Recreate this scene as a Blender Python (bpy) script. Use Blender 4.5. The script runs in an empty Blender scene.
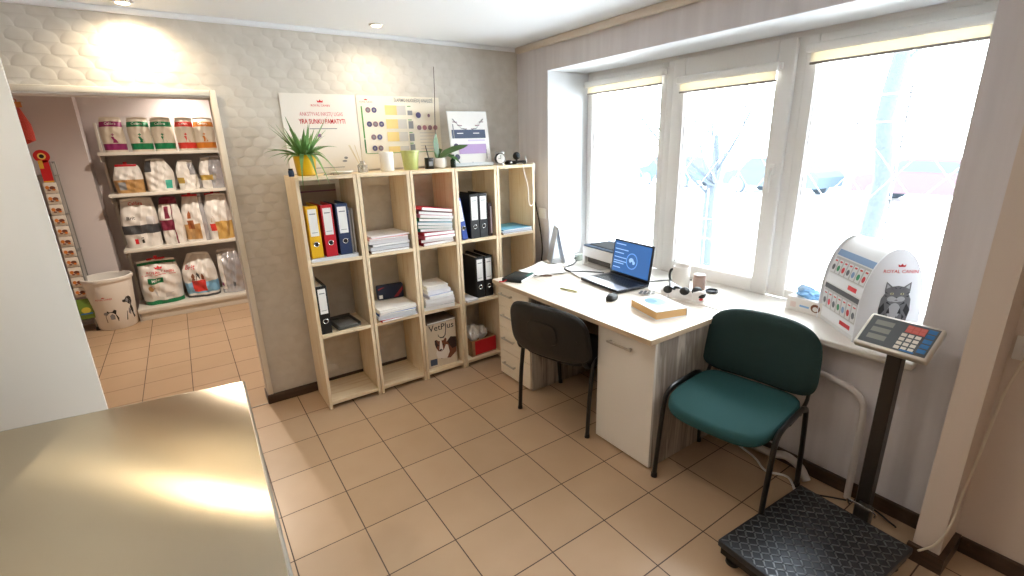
import bpy, bmesh, math, random
from mathutils import Vector, Matrix
random.seed(7)
sc = bpy.context.scene
col = sc.collection
PI = math.pi
R = math.radians

# ------------------------------------------------------------------ materials
def lin(h):
    if isinstance(h, str):
        h = [int(h[i:i+2], 16)/255 for i in (0, 2, 4)]
        return tuple(x/12.92 if x <= .04045 else ((x+.055)/1.055)**2.4 for x in h)
    return h
MATS = {}
def mat(name, color='ffffff', rough=.5, metal=0.0, spec=.5, emit=None, es=0, bump=None, trans=0, coat=0, sss=0):
    if name in MATS: return MATS[name]
    m = bpy.data.materials.new(name); m.use_nodes = True
    nt = m.node_tree; b = nt.nodes['Principled BSDF']
    b.inputs['Base Color'].default_value = (*lin(color), 1)
    b.inputs['Roughness'].default_value = rough
    b.inputs['Metallic'].default_value = metal
    b.inputs['Specular IOR Level'].default_value = spec
    b.inputs['Transmission Weight'].default_value = trans
    b.inputs['Coat Weight'].default_value = coat
    if emit:
        b.inputs['Emission Color'].default_value = (*lin(emit), 1)
        b.inputs['Emission Strength'].default_value = es
    if bump:
        scale, strength, dist = bump
        tc = nt.nodes.new('ShaderNodeTexCoord'); n = nt.nodes.new('ShaderNodeTexNoise')
        n.inputs['Scale'].default_value = scale; n.inputs['Detail'].default_value = 4
        bp = nt.nodes.new('ShaderNodeBump'); bp.inputs['Strength'].default_value = strength; bp.inputs['Distance'].default_value = dist
        nt.links.new(tc.outputs['Object'], n.inputs['Vector']); nt.links.new(n.outputs['Fac'], bp.inputs['Height'])
        nt.links.new(bp.outputs['Normal'], b.inputs['Normal'])
    MATS[name] = m
    return m
def nodes(m): return m.node_tree.nodes, m.node_tree.links, m.node_tree.nodes['Principled BSDF']
def math_node(N, L, op, a, b=None, c=None):
    n = N.new('ShaderNodeMath'); n.operation = op
    for i, x in enumerate((a, b, c)):
        if x is None: continue
        if isinstance(x, (int, float)): n.inputs[i].default_value = x
        else: L.new(x, n.inputs[i])
    return n.outputs[0]
def ramp(N, L, fac, stops, interp='LINEAR'):
    r = N.new('ShaderNodeValToRGB'); r.color_ramp.interpolation = interp
    e = r.color_ramp.elements
    while len(e) < len(stops): e.new(0.5)
    for el, (p, c) in zip(e, stops):
        el.position = p; el.color = (*lin(c), 1)
    L.new(fac, r.inputs['Fac']); return r.outputs['Color']
def wood(name, cols, scale=(1, 12, 12), rough=.5, grain=2.5, bumps=.05):
    m = mat(name, cols[0], rough); N, L, b = nodes(m)
    tc = N.new('ShaderNodeTexCoord'); mp = N.new('ShaderNodeMapping')
    mp.inputs['Scale'].default_value = scale
    oi = N.new('ShaderNodeObjectInfo')
    ad = N.new('ShaderNodeVectorMath'); ad.operation = 'ADD'
    sc_ = N.new('ShaderNodeVectorMath'); sc_.operation = 'SCALE'; sc_.inputs['Scale'].default_value = 9.0
    cb = N.new('ShaderNodeCombineXYZ'); L.new(oi.outputs['Random'], cb.inputs[0]); L.new(oi.outputs['Random'], cb.inputs[1]); L.new(oi.outputs['Random'], cb.inputs[2])
    L.new(cb.outputs[0], sc_.inputs[0]); L.new(tc.outputs['Object'], ad.inputs[0]); L.new(sc_.outputs[0], ad.inputs[1])
    L.new(ad.outputs[0], mp.inputs['Vector'])
    n = N.new('ShaderNodeTexNoise'); n.inputs['Scale'].default_value = grain; n.inputs['Detail'].default_value = 6; n.inputs['Distortion'].default_value = .6
    L.new(mp.outputs[0], n.inputs['Vector'])
    L.new(ramp(N, L, n.outputs['Fac'], [(.3+.4*i/(len(cols)-1), c) for i, c in enumerate(cols)]), b.inputs['Base Color'])
    bp = N.new('ShaderNodeBump'); bp.inputs['Strength'].default_value = bumps; bp.inputs['Distance'].default_value = .002
    L.new(n.outputs['Fac'], bp.inputs['Height']); L.new(bp.outputs['Normal'], b.inputs['Normal'])
    return m

# ------------------------------------------------------------------ text cache (meshes of letters)
_TX = {}
def text_mesh(s):
    if s in _TX: return _TX[s]
    cu = bpy.data.curves.new('t', 'FONT'); cu.body = s; cu.size = 1; cu.resolution_u = 2; cu.offset = .005
    o = bpy.data.objects.new('t', cu); col.objects.link(o)
    bpy.context.view_layer.update()
    dg = bpy.context.evaluated_depsgraph_get()
    me = bpy.data.meshes.new_from_object(o.evaluated_get(dg))
    v = [tuple(p.co) for p in me.vertices]; f = [tuple(p.vertices) for p in me.polygons]
    bpy.data.objects.remove(o); bpy.data.curves.remove(cu); bpy.data.meshes.remove(me)
    xs = [p[0] for p in v] or [0]
    _TX[s] = (v, f, min(xs), max(xs))
    return _TX[s]
for _s in ('ROYAL CANIN', 'VetPlus', 'ANKSTYVAS INKSTŲ LIGAS', 'YRA SUNKU PAMATYTI', 'ŠLAPIMO NUOSĖDŲ ANALIZĖ', 'Calibra', 'MINI', 'Brit', 'hp'):
    text_mesh(_s)

# ------------------------------------------------------------------ mesh builder
class MB:
    def __init__(s): s.v = []; s.f = []; s.m = []; s.mi = 0; s.M = None
    def add(s, vs, fs, M=None):
        n = len(s.v)
        for p in vs:
            p = Vector(p)
            if M is not None: p = M @ p
            if s.M is not None: p = s.M @ p
            s.v.append(p)
        for f in fs: s.f.append(tuple(i+n for i in f)); s.m.append(s.mi)
        return s
    def use(s, i): s.mi = i; return s
    def box(s, x0, x1, y0, y1, z0, z1, bev=0, seg=2, M=None):
        if bev <= 0:
            vs = [(x, y, z) for z in (z0, z1) for y in (y0, y1) for x in (x0, x1)]
            return s.add(vs, [(0, 2, 3, 1), (4, 5, 7, 6), (0, 1, 5, 4), (2, 6, 7, 3), (0, 4, 6, 2), (1, 3, 7, 5)], M)
        bm = bmesh.new(); bmesh.ops.create_cube(bm, size=1)
        for v in bm.verts:
            v.co = Vector(((x0+x1)/2+v.co.x*(x1-x0), (y0+y1)/2+v.co.y*(y1-y0), (z0+z1)/2+v.co.z*(z1-z0)))
        bmesh.ops.bevel(bm, geom=bm.edges[:], offset=bev, segments=seg, profile=.5, affect='EDGES')
        bm.verts.index_update()
        s.add([v.co.copy() for v in bm.verts], [tuple(v.index for v in f.verts) for f in bm.faces], M); bm.free(); return s
    def ring(s, pts): pass
    def loft(s, rings, cap0=True, cap1=True, closed=True, M=None):
        n = len(rings[0]); vs = [p for r in rings for p in r]; fs = []
        for k in range(len(rings)-1):
            for i in range(n if closed else n-1):
                j = (i+1) % n
                fs.append((k*n+i, k*n+j, (k+1)*n+j, (k+1)*n+i))
        if cap0: fs.append(tuple(range(n-1, -1, -1)))
        if cap1: fs.append(tuple((len(rings)-1)*n+i for i in range(n)))
        return s.add(vs, fs, M)
    def tube(s, pts, r, seg=8, smooth=0, flat=1.0):
        P = [Vector(p) for p in pts]
        if smooth:
            Q = []
            for i in range(len(P)-1):
                a, b, c, d = P[max(i-1, 0)], P[i], P[i+1], P[min(i+2, len(P)-1)]
                for k in range(smooth):
                    t = k/smooth
                    Q.append(.5*((2*b)+(c-a)*t+(2*a-5*b+4*c-d)*t*t+(3*b-a-3*c+d)*t**3))
            Q.append(P[-1]); P = Q
        rings = []; up = None
        for i, p in enumerate(P):
            t = (P[min(i+1, len(P)-1)]-P[max(i-1, 0)]).normalized()
            if up is None:
                up = Vector((0, 0, 1)) if abs(t.z) < .9 else Vector((1, 0, 0))
            a = (up-t*up.dot(t)).normalized(); b = t.cross(a); up = a
            rr = r[min(int(i*len(r)/len(P)), len(r)-1)] if isinstance(r, (list, tuple)) else r
            rings.append([p+a*math.cos(2*PI*k/seg)*rr+b*math.sin(2*PI*k/seg)*rr*flat for k in range(seg)])
        return s.loft(rings)
    def cyl(s, p0, p1, r0, r1=None, seg=16):
        r1 = r0 if r1 is None else r1
        p0, p1 = Vector(p0), Vector(p1); t = (p1-p0).normalized()
        up = Vector((0, 0, 1)) if abs(t.z) < .9 else Vector((1, 0, 0))
        a = (up-t*up.dot(t)).normalized(); b = t.cross(a)
        return s.loft([[p+a*math.cos(2*PI*k/seg)*r+b*math.sin(2*PI*k/seg)*r for k in range(seg)] for p, r in ((p0, r0), (p1, r1))])
    def lathe(s, prof, c=(0, 0, 0), seg=24, cap0=True, cap1=True, sx=1, sy=1, n=2, M=None):
        rings = []
        for r, z in prof:
            rg = []
            for k in range(seg):
                t = 2*PI*k/seg; ct, st = math.cos(t), math.sin(t)
                x = math.copysign(abs(ct)**(2/n), ct); y = math.copysign(abs(st)**(2/n), st)
                rg.append((c[0]+r*sx*x, c[1]+r*sy*y, c[2]+z))
            rings.append(rg)
        return s.loft(rings, cap0, cap1, M=M)
    def prism(s, pts, z0, z1, M=None):
        return s.loft([[(x, y, z0) for x, y in pts], [(x, y, z1) for x, y in pts]], M=M)
    # flat printed artwork: f maps (x, y, offset) to a point
    def decal(s, f, shapes, o=.0006):
        k = 0
        for sh in shapes:
            k += 1; off = o*(1+.25*k)
            t = sh[0]; s.mi = sh[-1]
            if t == 'rect':
                _, x, y, w, h, _m = sh
                nx = max(1, int(w/.03)); ny = max(1, int(h/.03))
                vs = [f(x+w*i/nx, y+h*j/ny, off) for j in range(ny+1) for i in range(nx+1)]
                s.add(vs, [(j*(nx+1)+i, j*(nx+1)+i+1, (j+1)*(nx+1)+i+1, (j+1)*(nx+1)+i) for j in range(ny) for i in range(nx)])
            elif t == 'ell':
                _, x, y, a, b, _m = sh
                s.add([f(x+a*math.cos(2*PI*i/18), y+b*math.sin(2*PI*i/18), off) for i in range(18)], [tuple(range(18))])
            elif t == 'poly':
                s.add([f(x, y, off) for x, y in sh[1]], [tuple(range(len(sh[1])))])
            elif t == 'text':
                _, tx, x, y, w, _m = sh       # centred at x, width w
                v, fc, a, b = text_mesh(tx); k_ = w/(b-a); ky = k_*(1.5 if len(tx) > 14 else 1)
                s.add([f(x+(p[0]-(a+b)/2)*k_, y+p[1]*ky, off) for p in v], fc)
        return s
    def build(s, name, mats, parent=None, loc=None, rot=None, angle=40):
        me = bpy.data.meshes.new(name); me.from_pydata(s.v, [], s.f)
        if not isinstance(mats, (list, tuple)): mats = [mats]
        for m in mats: me.materials.append(m)
        for p, i in zip(me.polygons, s.m): p.material_index = min(i, len(mats)-1); p.use_smooth = True
        me.update(); me.set_sharp_from_angle(angle=R(angle))
        o = bpy.data.objects.new(name, me); col.objects.link(o)
        if parent: o.parent = parent
        if loc: o.location = loc
        if rot: o.rotation_euler = rot
        return o
def tag(o, label=None, cat=None, group=None, kind=None):
    if label: o['label'] = label
    if cat: o['category'] = cat
    if group: o['group'] = group
    if kind: o['kind'] = kind
    return o
def thing(name, label, cat, loc=(0, 0, 0), rz=0, group=None, rot=None):
    o = bpy.data.objects.new(name, None); col.objects.link(o); o.empty_display_size = .05
    o.location = loc; o.rotation_euler = rot or (0, 0, rz)
    return tag(o, label, cat, group)
def structure(o): return tag(o, kind='structure')
def dup(o, loc=None, rz=None, label=None, group=None):
    def rec(a, par):
        c = a.copy(); col.objects.link(c)
        if par: c.parent = par
        for ch in KIDS.get(a.name, [x for x in bpy.data.objects if x.parent == a]): rec(ch, c)
        return c
    KIDS = {}
    for x in bpy.data.objects:
        if x.parent: KIDS.setdefault(x.parent.name, []).append(x)
    c = rec(o, None)
    if loc is not None: c.location = loc
    if rz is not None: c.rotation_euler = (0, 0, rz)
    if label: c['label'] = label
    if group: c['group'] = group
    return c

# ------------------------------------------------------------------ palette
white = mat('white_plastic', 'eceae6', .4)
gloss_white = mat('white_gloss_lacquer', 'efe9de', .25)
black = mat('black_plastic', '141414', .45)
steel = mat('brushed_steel', 'b8b5ae', .3, 1)
chrome = mat('chrome', 'd8d8d8', .15, 1)
paper = mat('white_paper', 'efeeec', .8)
red = mat('print_red', 'd0202c', .5)
ink = mat('print_black', '1c1c20', .6)
grey = mat('print_grey', '8d8f93', .6)
pale = mat('print_pale_grey', 'cfcfd2', .6)
yellow = mat('print_yellow', 'e8c868', .6)
green = mat('print_green', '1f8a5a', .5)
blue = mat('print_blue', '2a6fb0', .5)
navy = mat('navy', '22304e', .5)
purple = mat('print_purple', '9b4f9c', .5)
tan = mat('print_tan', 'c79a5b', .6)
brown = mat('print_brown', '7a4a30', .6)
pvc = mat('window_pvc', 'e9e6e2', .35)

# wallpaper: rounded overlapping scales in relief
wallp = mat('scale_relief_wallpaper', 'd2c9bc', .65); N, L, b = nodes(wallp)
tc = N.new('ShaderNodeTexCoord'); sp = N.new('ShaderNodeSeparateXYZ'); L.new(tc.outputs['Object'], sp.inputs[0])
nzw = N.new('ShaderNodeTexNoise'); nzw.inputs['Scale'].default_value = 9; nzw.inputs['Detail'].default_value = 2; L.new(tc.outputs['Object'], nzw.inputs['Vector'])
jit = math_node(N, L, 'MULTIPLY', math_node(N, L, 'SUBTRACT', nzw.outputs['Fac'], .5), .22)
gx = math_node(N, L, 'ADD', math_node(N, L, 'DIVIDE', sp.outputs[0], .10), jit)          # in scale widths
gz = math_node(N, L, 'ADD', math_node(N, L, 'DIVIDE', sp.outputs[2], .056), math_node(N, L, 'MULTIPLY', jit, 1.1))   # in rows
row = math_node(N, L, 'FLOOR', gz); fz = math_node(N, L, 'SUBTRACT', gz, row)
par = math_node(N, L, 'MULTIPLY', math_node(N, L, 'FLOORED_MODULO', row, 2), .5)
def cen(off):
    f = math_node(N, L, 'FRACT', math_node(N, L, 'ADD', math_node(N, L, 'ADD', gx, par), 100+off))
    return math_node(N, L, 'MULTIPLY', math_node(N, L, 'SUBTRACT', f, .5), 2)
a0, a1 = cen(0), cen(.5)
t2 = math_node(N, L, 'ADD', math_node(N, L, 'MULTIPLY', a0, a0), math_node(N, L, 'MULTIPLY', fz, fz))
h_in = math_node(N, L, 'SUBTRACT', 1, math_node(N, L, 'MULTIPLY', math_node(N, L, 'MULTIPLY', t2, t2), .75))
h_up = math_node(N, L, 'MULTIPLY', math_node(N, L, 'SUBTRACT', 1, math_node(N, L, 'MULTIPLY', math_node(N, L, 'POWER', math_node(N, L, 'ABSOLUTE', a1), 4), .75)), math_node(N, L, 'ADD', .25, math_node(N, L, 'MULTIPLY', math_node(N, L, 'POWER', fz, 6), .75)))
dd = math_node(N, L, 'SMOOTH_MAX', h_in, h_up, .15)
wv = N.new('ShaderNodeTexNoise'); wv.inputs['Scale'].default_value = 14; L.new(tc.outputs['Object'], wv.inputs['Vector'])
L.new(ramp(N, L, wv.outputs['Fac'], [(.3, 'cec7bd'), (.7, 'd6d0c7')]), b.inputs['Base Color'])
bp = N.new('ShaderNodeBump'); bp.inputs['Strength'].default_value = .36; bp.inputs['Distance'].default_value = .009
L.new(dd, bp.inputs['Height']); L.new(bp.outputs['Normal'], b.inputs['Normal'])

# window-wall wallpaper: soft vertical streaks
wallw = mat('streaked_mauve_wallpaper', 'b8adab', .7); N, L, b = nodes(wallw)
tc = N.new('ShaderNodeTexCoord'); mp = N.new('ShaderNodeMapping'); mp.inputs['Scale'].default_value = (9, 9, .6)
n = N.new('ShaderNodeTexNoise'); n.inputs['Scale'].default_value = 1.6; n.inputs['Detail'].default_value = 3
L.new(tc.outputs['Object'], mp.inputs['Vector']); L.new(mp.outputs[0], n.inputs['Vector'])
L.new(ramp(N, L, n.outputs['Fac'], [(.35, 'd6d0d1'), (.65, 'e0dbdc')]), b.inputs['Base Color'])
wallplain = mat('warm_white_wall_paint', 'd8d0c8', .7, bump=(60, .05, .002))
wallmauve = mat('grey_mauve_wall_paint', 'd2cacb', .7, bump=(60, .05, .002))
pillar_m = mat('cream_pillar_paint', 'd9cabd', .6, bump=(50, .05, .002))
ceil_m = mat('ceiling_white', 'eceef0', .7)
reveal_m = mat('reveal_white', 'e6e8ea', .6)
base_m = wood('dark_skirting_wood', ['3a2a20', '4d382a'], (2, 2, 20), .4)

# floor tiles 30 cm on the room's grid
tile = mat('beige_floor_tile', 'b58a60', .32); N, L, b = nodes(tile)
tc = N.new('ShaderNodeTexCoord'); sp = N.new('ShaderNodeSeparateXYZ'); L.new(tc.outputs['Object'], sp.inputs[0])
def groove(o):
    f = math_node(N, L, 'FRACT', math_node(N, L, 'ADD', math_node(N, L, 'DIVIDE', o, .3), 100.5))
    return math_node(N, L, 'ABSOLUTE', math_node(N, L, 'SUBTRACT', f, .5))
g = math_node(N, L, 'MINIMUM', groove(sp.outputs[0]), groove(sp.outputs[1]))
isg = math_node(N, L, 'LESS_THAN', g, .0085)
ix = math_node(N, L, 'FLOOR', math_node(N, L, 'DIVIDE', sp.outputs[0], .3)); iy = math_node(N, L, 'FLOOR', math_node(N, L, 'DIVIDE', sp.outputs[1], .3))
cb = N.new('ShaderNodeCombineXYZ'); L.new(ix, cb.inputs[0]); L.new(iy, cb.inputs[1])
wnz = N.new('ShaderNodeTexWhiteNoise'); wnz.noise_dimensions = '2D'; L.new(cb.outputs[0], wnz.inputs['Vector'])
nz = N.new('ShaderNodeTexNoise'); nz.inputs['Scale'].default_value = 6; nz.inputs['Detail'].default_value = 5; L.new(tc.outputs['Object'], nz.inputs['Vector'])
mixf = math_node(N, L, 'ADD', math_node(N, L, 'MULTIPLY', wnz.outputs['Value'], .4), math_node(N, L, 'MULTIPLY', nz.outputs['Fac'], .6))
tcol = ramp(N, L, mixf, [(.15, 'b09476'), (.85, 'bda083')])
mx = N.new('ShaderNodeMix'); mx.data_type = 'RGBA'; L.new(isg, mx.inputs[0]); L.new(tcol, mx.inputs[6]); mx.inputs[7].default_value = (*lin('54443a'), 1)
L.new(mx.outputs[2], b.inputs['Base Color'])
L.new(math_node(N, L, 'ADD', .34, math_node(N, L, 'MULTIPLY', isg, .4)), b.inputs['Roughness'])
bp = N.new('ShaderNodeBump'); bp.inputs['Strength'].default_value = .6; bp.inputs['Distance'].default_value = .003
L.new(math_node(N, L, 'MINIMUM', g, .012), bp.inputs['Height']); L.new(bp.outputs['Normal'], b.inputs['Normal'])

pine = wood('pale_pine', ['e4cda8', 'ecd9ba', 'dcc096'], (14, 14, 1.2), .5, 2.2)
pine_h = wood('pale_pine_boards', ['e4cda8', 'ecd9ba', 'dcc096'], (1.2, 14, 14), .5, 2.2)
deskwood = wood('whitewashed_oak', ['d8cec0', 'e4dbd0', 'c2b4a3'], (14, 1.1, 14), .32, 2.0)
deskside = wood('grey_washed_oak', ['b5a99c', 'c9bfb4', '8f8378', 'bdb2a6'], (9, 9, .7), .5, 2.2)
deskedge = wood('desk_edge_oak', ['d0bba0', 'c4ad90'], (14, 1.5, 14), .5)
cream = wood('cream_drawer_front', ['e9dcc8', 'efe4d2'], (12, 1, 12), .4, 1.5, .01)
creamw = mat('white_door_front', 'e9e4dc', .35)

# ------------------------------------------------------------------ room shell
WX = 2.26; WY = .30; H = 2.36; PX = 2.66
structure(MB().box(-2.6, 2.8, -5.2, 3.8, -.1, 0).build('floor', tile))
structure(MB().box(-2.6, 2.8, -5.2, 3.8, H, H+.1).build('ceiling', ceil_m))
m = MB()
m.box(.14, 2.75, WY, WY+.12, 0, H); m.box(-2.6, -.75, WY, WY+.12, 0, H); m.box(-.75, .14, WY, WY+.12, 1.965, H)
structure(m.build('wall_back', wallp))
m = MB()
m.box(WX, 2.75, -.08, .30, 0, H)                       # left of the window
m.box(WX, 2.75, -2.49, -.08, 0, .70)                   # under the sill
m.box(WX, 2.75, -2.49, -.08, 2.158, H)                 # lintel
m.box(WX, 2.75, -5.2, -2.49, 0, H)
m.use(1)
m.box(WX+.004, PX, -.0825, -.078, .745, 2.158); m.box(WX+.004, PX, -2.49, -.08, 2.1555, 2.16)
m.box(WX+.004, PX, -2.492, -2.4875, .745, 2.158)
structure(m.build('wall_right', [wallw, reveal_m]))
structure(MB().box(-2.6, -2.5, -5.2, .3, 0, H).build('wall_left', wallplain))
structure(MB().box(-2.6, 2.75, -5.2, -5.1, 0, H).build('wall_front', wallplain))
# the pet-food room beyond the doorway
structure(MB().box(-2.6, 2.8, 3.46, 3.6, 0, H).build('wall_far', wallmauve))
structure(MB().box(-2.6, -.79, 3.22, 3.46, 0, H).build('wall_far_left', wallmauve))
structure(MB().box(-2.6, -2.5, .42, 3.46, 0, H).build('wall_shop_left', wallmauve))
structure(MB().box(1.6, 1.7, .42, 3.46, 0, H).build('wall_shop_right', wallmauve))
# pillar at the right end of the window wall
structure(MB().box(2.055, WX, -2.745, -2.662, 0, H).build('trim_1', pillar_m))
structure(MB().box(WX-.006, WX, -5.1, -2.745, 0, H).build('trim_2', pillar_m))
# skirting boards
m = MB()
m.box(.128, 2.26, .28, .30, 0, .065, .004); m.box(.118, .14, .28, .425, 0, .065, .004)
structure(m.build('baseboard_back', base_m))
m = MB(); m.box(2.24, WX, -2.662, .28, 0, .07, .004); m.box(2.035, 2.055, -2.765, -2.65, 0, .07)
m.box(2.055, WX, -2.765, -2.745, 0, .07); m.box(2.235, WX-.006, -5.1, -2.765, 0, .07, .004)
structure(m.build('baseboard_right', base_m))
structure(MB().box(-.745, .115, WY+.001, WY+.004, 0, .004).build('trim_9', steel))
# cornices
structure(MB().box(-2.5, 2.26, .272, .30, H-.028, H, .008).build('trim_3', ceil_m))
structure(MB().box(2.215, WX, -5.1, .27, H-.045, H, .015).build('trim_4', mat('cornice_beige', 'dccfc0', .6)))
# doorway lining
m = MB()
jamb = mat('doorway_lining_grey', 'cfc8c0', .5)
m.box(.125, .145, .297, .425, .066, 1.965); m.box(-.755, -.735, .297, .425, .0, 1.965); m.box(-.735, .125, .297, .425, 1.945, 1.965)
m.use(1); m.box(.128, .158, .286, .299, .066, 1.985, .003); m.box(-.768, -.738, .286, .299, 0, 1.985, .003); m.box(-.738, .128, .286, .299, 1.955, 1.985, .003)
structure(m.build('door_1', [jamb, mat('doorway_trim_white', 'ece4d6', .4)]))

# ------------------------------------------------------------------ windows
glass = bpy.data.materials.new('window_glass'); glass.use_nodes = True
N = glass.node_tree.nodes; L = glass.node_tree.links; N.remove(N['Principled BSDF'])
tr = N.new('ShaderNodeBsdfTransparent'); tr.inputs[0].default_value = (.96, .98, .98, 1)
gl = N.new('ShaderNodeBsdfGlossy'); gl.inputs['Roughness'].default_value = .03
fr = N.new('ShaderNodeFresnel'); fr.inputs[0].default_value = 1.2
ms = N.new('ShaderNodeMixShader'); L.new(fr.outputs[0], ms.inputs[0]); L.new(tr.outputs[0], ms.inputs[1]); L.new(gl.outputs[0], ms.inputs[2])
L.new(ms.outputs[0], N['Material Output'].inputs[0])
gasket = mat('window_gasket', 'b9b5b4', .6)
def frame(m, y0, y1, z0, z1, w, x0, x1, wb=None, bev=.006, wt=None):
    wb = wb or w; wt = wt or w
    m.box(x0, x1, y0, y0+w, z0, z1, bev); m.box(x0, x1, y1-w, y1, z0, z1, bev)
    m.box(x0, x1, y0+w, y1-w, z1-wt, z1, bev); m.box(x0, x1, y0+w, y1-w, z0, z0+wb, bev)
ZB, ZT = .745, 2.13
def win(name, y0, y1, z0, z1, w, wb, x0=PX, gx=.03, wt=None):
    wt = wt or w
    m = MB(); frame(m, y0, y1, z0, z1, w, x0, x0+.07, wb, wt=wt)
    o = structure(m.build(name, pvc))
    MB().box(x0+gx, x0+gx+.006, y0+w-.004, y1-w+.004, z0+wb-.004, z1-wt+.004).build('pane', glass, o)
    m = MB(); frame(m, y0+w-.003, y1-w+.003, z0+wb-.003, z1-wt+.003, .006, x0+gx-.008, x0+gx, bev=0); m.build('gasket', gasket, o)
    return o
w1 = win('window_1', -.84, -.085, ZB, ZT, .05, .055)
w2 = win('window_2', -1.655, -.90, ZB, ZT, .09, .085, PX-.02, wt=.13)
w3 = win('window_3', -2.46, -1.70, ZB, ZT, .055, .055)
m = MB(); m.box(PX-.002, PX+.07, -.90, -.84, ZB, ZT, .004); m.box(PX+.004, PX+.07, -1.70, -1.655, ZB, ZT, .004)
m.box(PX+.01, PX+.07, -2.49, -.08, ZT, 2.158); m.box(PX+.01, PX+.07, -2.49, -2.46, ZB, ZT)
structure(m.build('trim_5', pvc))
m = MB(); m.box(PX-.032, PX-.02, -1.625, -1.595, 1.44, 1.50, .004); m.tube([(PX-.03, -1.61, 1.47), (PX-.05, -1.61, 1.47), (PX-.055, -1.61, 1.45), (PX-.055, -1.613, 1.345)], .009, 8, 3)
tag(m.build('handle', white, w2), 'white lever handle')
# sill
structure(MB().box(2.205, PX+.01, -2.50, -.08, .712, .745, .008, 3).build('trim_6', mat('sill_white', 'ece7df', .3)))
# roller blinds pulled up
bl_fab = bpy.data.materials.new('cream_blind_fabric'); bl_fab.use_nodes = True
N = bl_fab.node_tree.nodes; L = bl_fab.node_tree.links; b = N['Principled BSDF']; b.inputs['Base Color'].default_value = (*lin('f7f3e8'), 1); b.inputs['Roughness'].default_value = .9
tl = N.new('ShaderNodeBsdfTranslucent'); tl.inputs[0].default_value = (*lin('f4ead2'), 1); ms = N.new('ShaderNodeMixShader'); ms.inputs[0].default_value = .35
L.new(b.outputs[0], ms.inputs[1]); L.new(tl.outputs[0], ms.inputs[2]); L.new(ms.outputs[0], N['Material Output'].inputs[0])
def blind(y0, y1, zt, x, label):
    t = thing('roller_blind', label, 'blind', (x, (y0+y1)/2, zt), group='roller blinds on the windows'); h = (y1-y0)/2
    MB().box(-.05, -.004, -h, h, -.042, 0, .012, 3).build('cassette', white, t)
    for a, b_ in ((-h-.006, -h), (h, h+.006)): MB().box(-.034, -.008, a, b_, -.04, -.004, .003).build('end_cap', white, t)
    MB().box(-.026, -.0245, -h+.02, h-.02, -.088, -.04).build('fabric', bl_fab, t)
    MB().box(-.031, -.019, -h+.018, h-.018, -.098, -.086, .003).build('bottom_bar', mat('blind_bar_grey', '9b938f', .5), t)
    return t
blind(-.835, -.09, 2.093, PX, 'white roller blind rolled up above the left, narrow fixed window')
blind(-1.60, -.955, 2.022, PX-.02, 'white roller blind rolled up on the middle window sash with the handle')
blind(-2.45, -1.715, 2.085, PX, 'white roller blind rolled up on the right window, above the cat display stand')
# security grilles outside each window
gr_m = mat('grille_pale_paint', 'b4b9be', .5)
def grille(y0, y1, label):
    t = thing('window_grille', label, 'grille', (2.86, (y0+y1)/2, .70), group='window grilles outside'); h = (y1-y0)/2
    def L_(n, segs, r=.004):
        for a, b_ in segs: MB().cyl((0, a[0], a[1]), (0, b_[0], b_[1]), r, seg=6).build(n, gr_m, t)
    z = lambda v: v-.70
    L_('horizontal_bar', [((-h, z(v)), (h, z(v))) for v in (.72, .98, 1.115, 1.70, 1.83, 2.12)])
    ys = [-h+2*h*i/4 for i in range(5)]
    L_('vertical_bar', [((y, 0), (y, z(1.32))) for y in ys[1:-1]]+[((y, z(1.56)), (y, z(2.16))) for y in ys[1:-1]]+[((y, 0), (y, z(2.16))) for y in (ys[2],)])
    seg = []
    for i in range(4):
        a, c = ys[i], ys[i+1]; mid = (a+c)/2
        seg += [((a, z(1.44)), (mid, z(1.57))), ((mid, z(1.57)), (c, z(1.44))), ((a, z(1.44)), (mid, z(1.31))), ((mid, z(1.31)), (c, z(1.44)))]
    m = MB()
    for a, b_ in seg: m.cyl((0, a[0], a[1]), (0, b_[0], b_[1]), .003, seg=6)
    m.build('diamond_lattice', gr_m, t)
grille(-.86, -.06, 'pale metal security grille outside the left narrow window')
grille(-1.68, -.88, 'pale metal security grille outside the middle window')
grille(-2.52, -1.70, 'pale metal security grille outside the right window')

# ------------------------------------------------------------------ outdoors
structure(MB().box(2.9, 120, -80, 90, -.7, -.6).build('ground', mat('snow', 'f0f2f5', .9, bump=(2, .3, .05))))
bark = mat('frosted_bark', '3e4751', .9, bump=(12, .6, .05))
def tree(x, y, r, h, seed, label):
    rnd = random.Random(seed); t = thing('tree', label, 'tree', (x, y, -.6), group='bare trees in the yard')
    P = [(0, 0, 0)]
    for i in range(1, 8): P.append((rnd.uniform(-.04, .04), rnd.uniform(-.04, .04)+.01*i, h*i/7))
    MB().tube(P, [r*1.25, r*1.05, r, r*.97, r*.9, r*.8, r*.6, r*.45], 10, 2).build('trunk', bark, t)
    m = MB()
    for i in range(9):
        z0 = h*rnd.uniform(.58, .95); a = rnd.uniform(0, 2*PI); l = rnd.uniform(.7, 1.9)
        d = Vector((math.cos(a), math.sin(a), rnd.uniform(.35, 1.0))); p = Vector((0, 0, z0)); q = p+d*l*.5+Vector((0, 0, .05)); e = p+d*l+Vector((0, 0, .3))
        m.tube([p, q, e], [r*.26, r*.16, r*.07], 6, 3)
        for k in range(3):
            s0 = p+(e-p)*rnd.uniform(.3, .9); a2 = a+rnd.uniform(-1, 1)
            m.tube([s0, s0+Vector((math.cos(a2), math.sin(a2), .5))*.5], [r*.07, r*.03], 5)
    m.build('branches', bark, t)
tree(6.0, -1.02, .085, 4.2, 3, 'bare tree trunk seen through the right window behind the display stand')
tree(6.2, 1.05, .085, 2.3, 5, 'bare tree trunk seen low through the middle window, above the mug')
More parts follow.
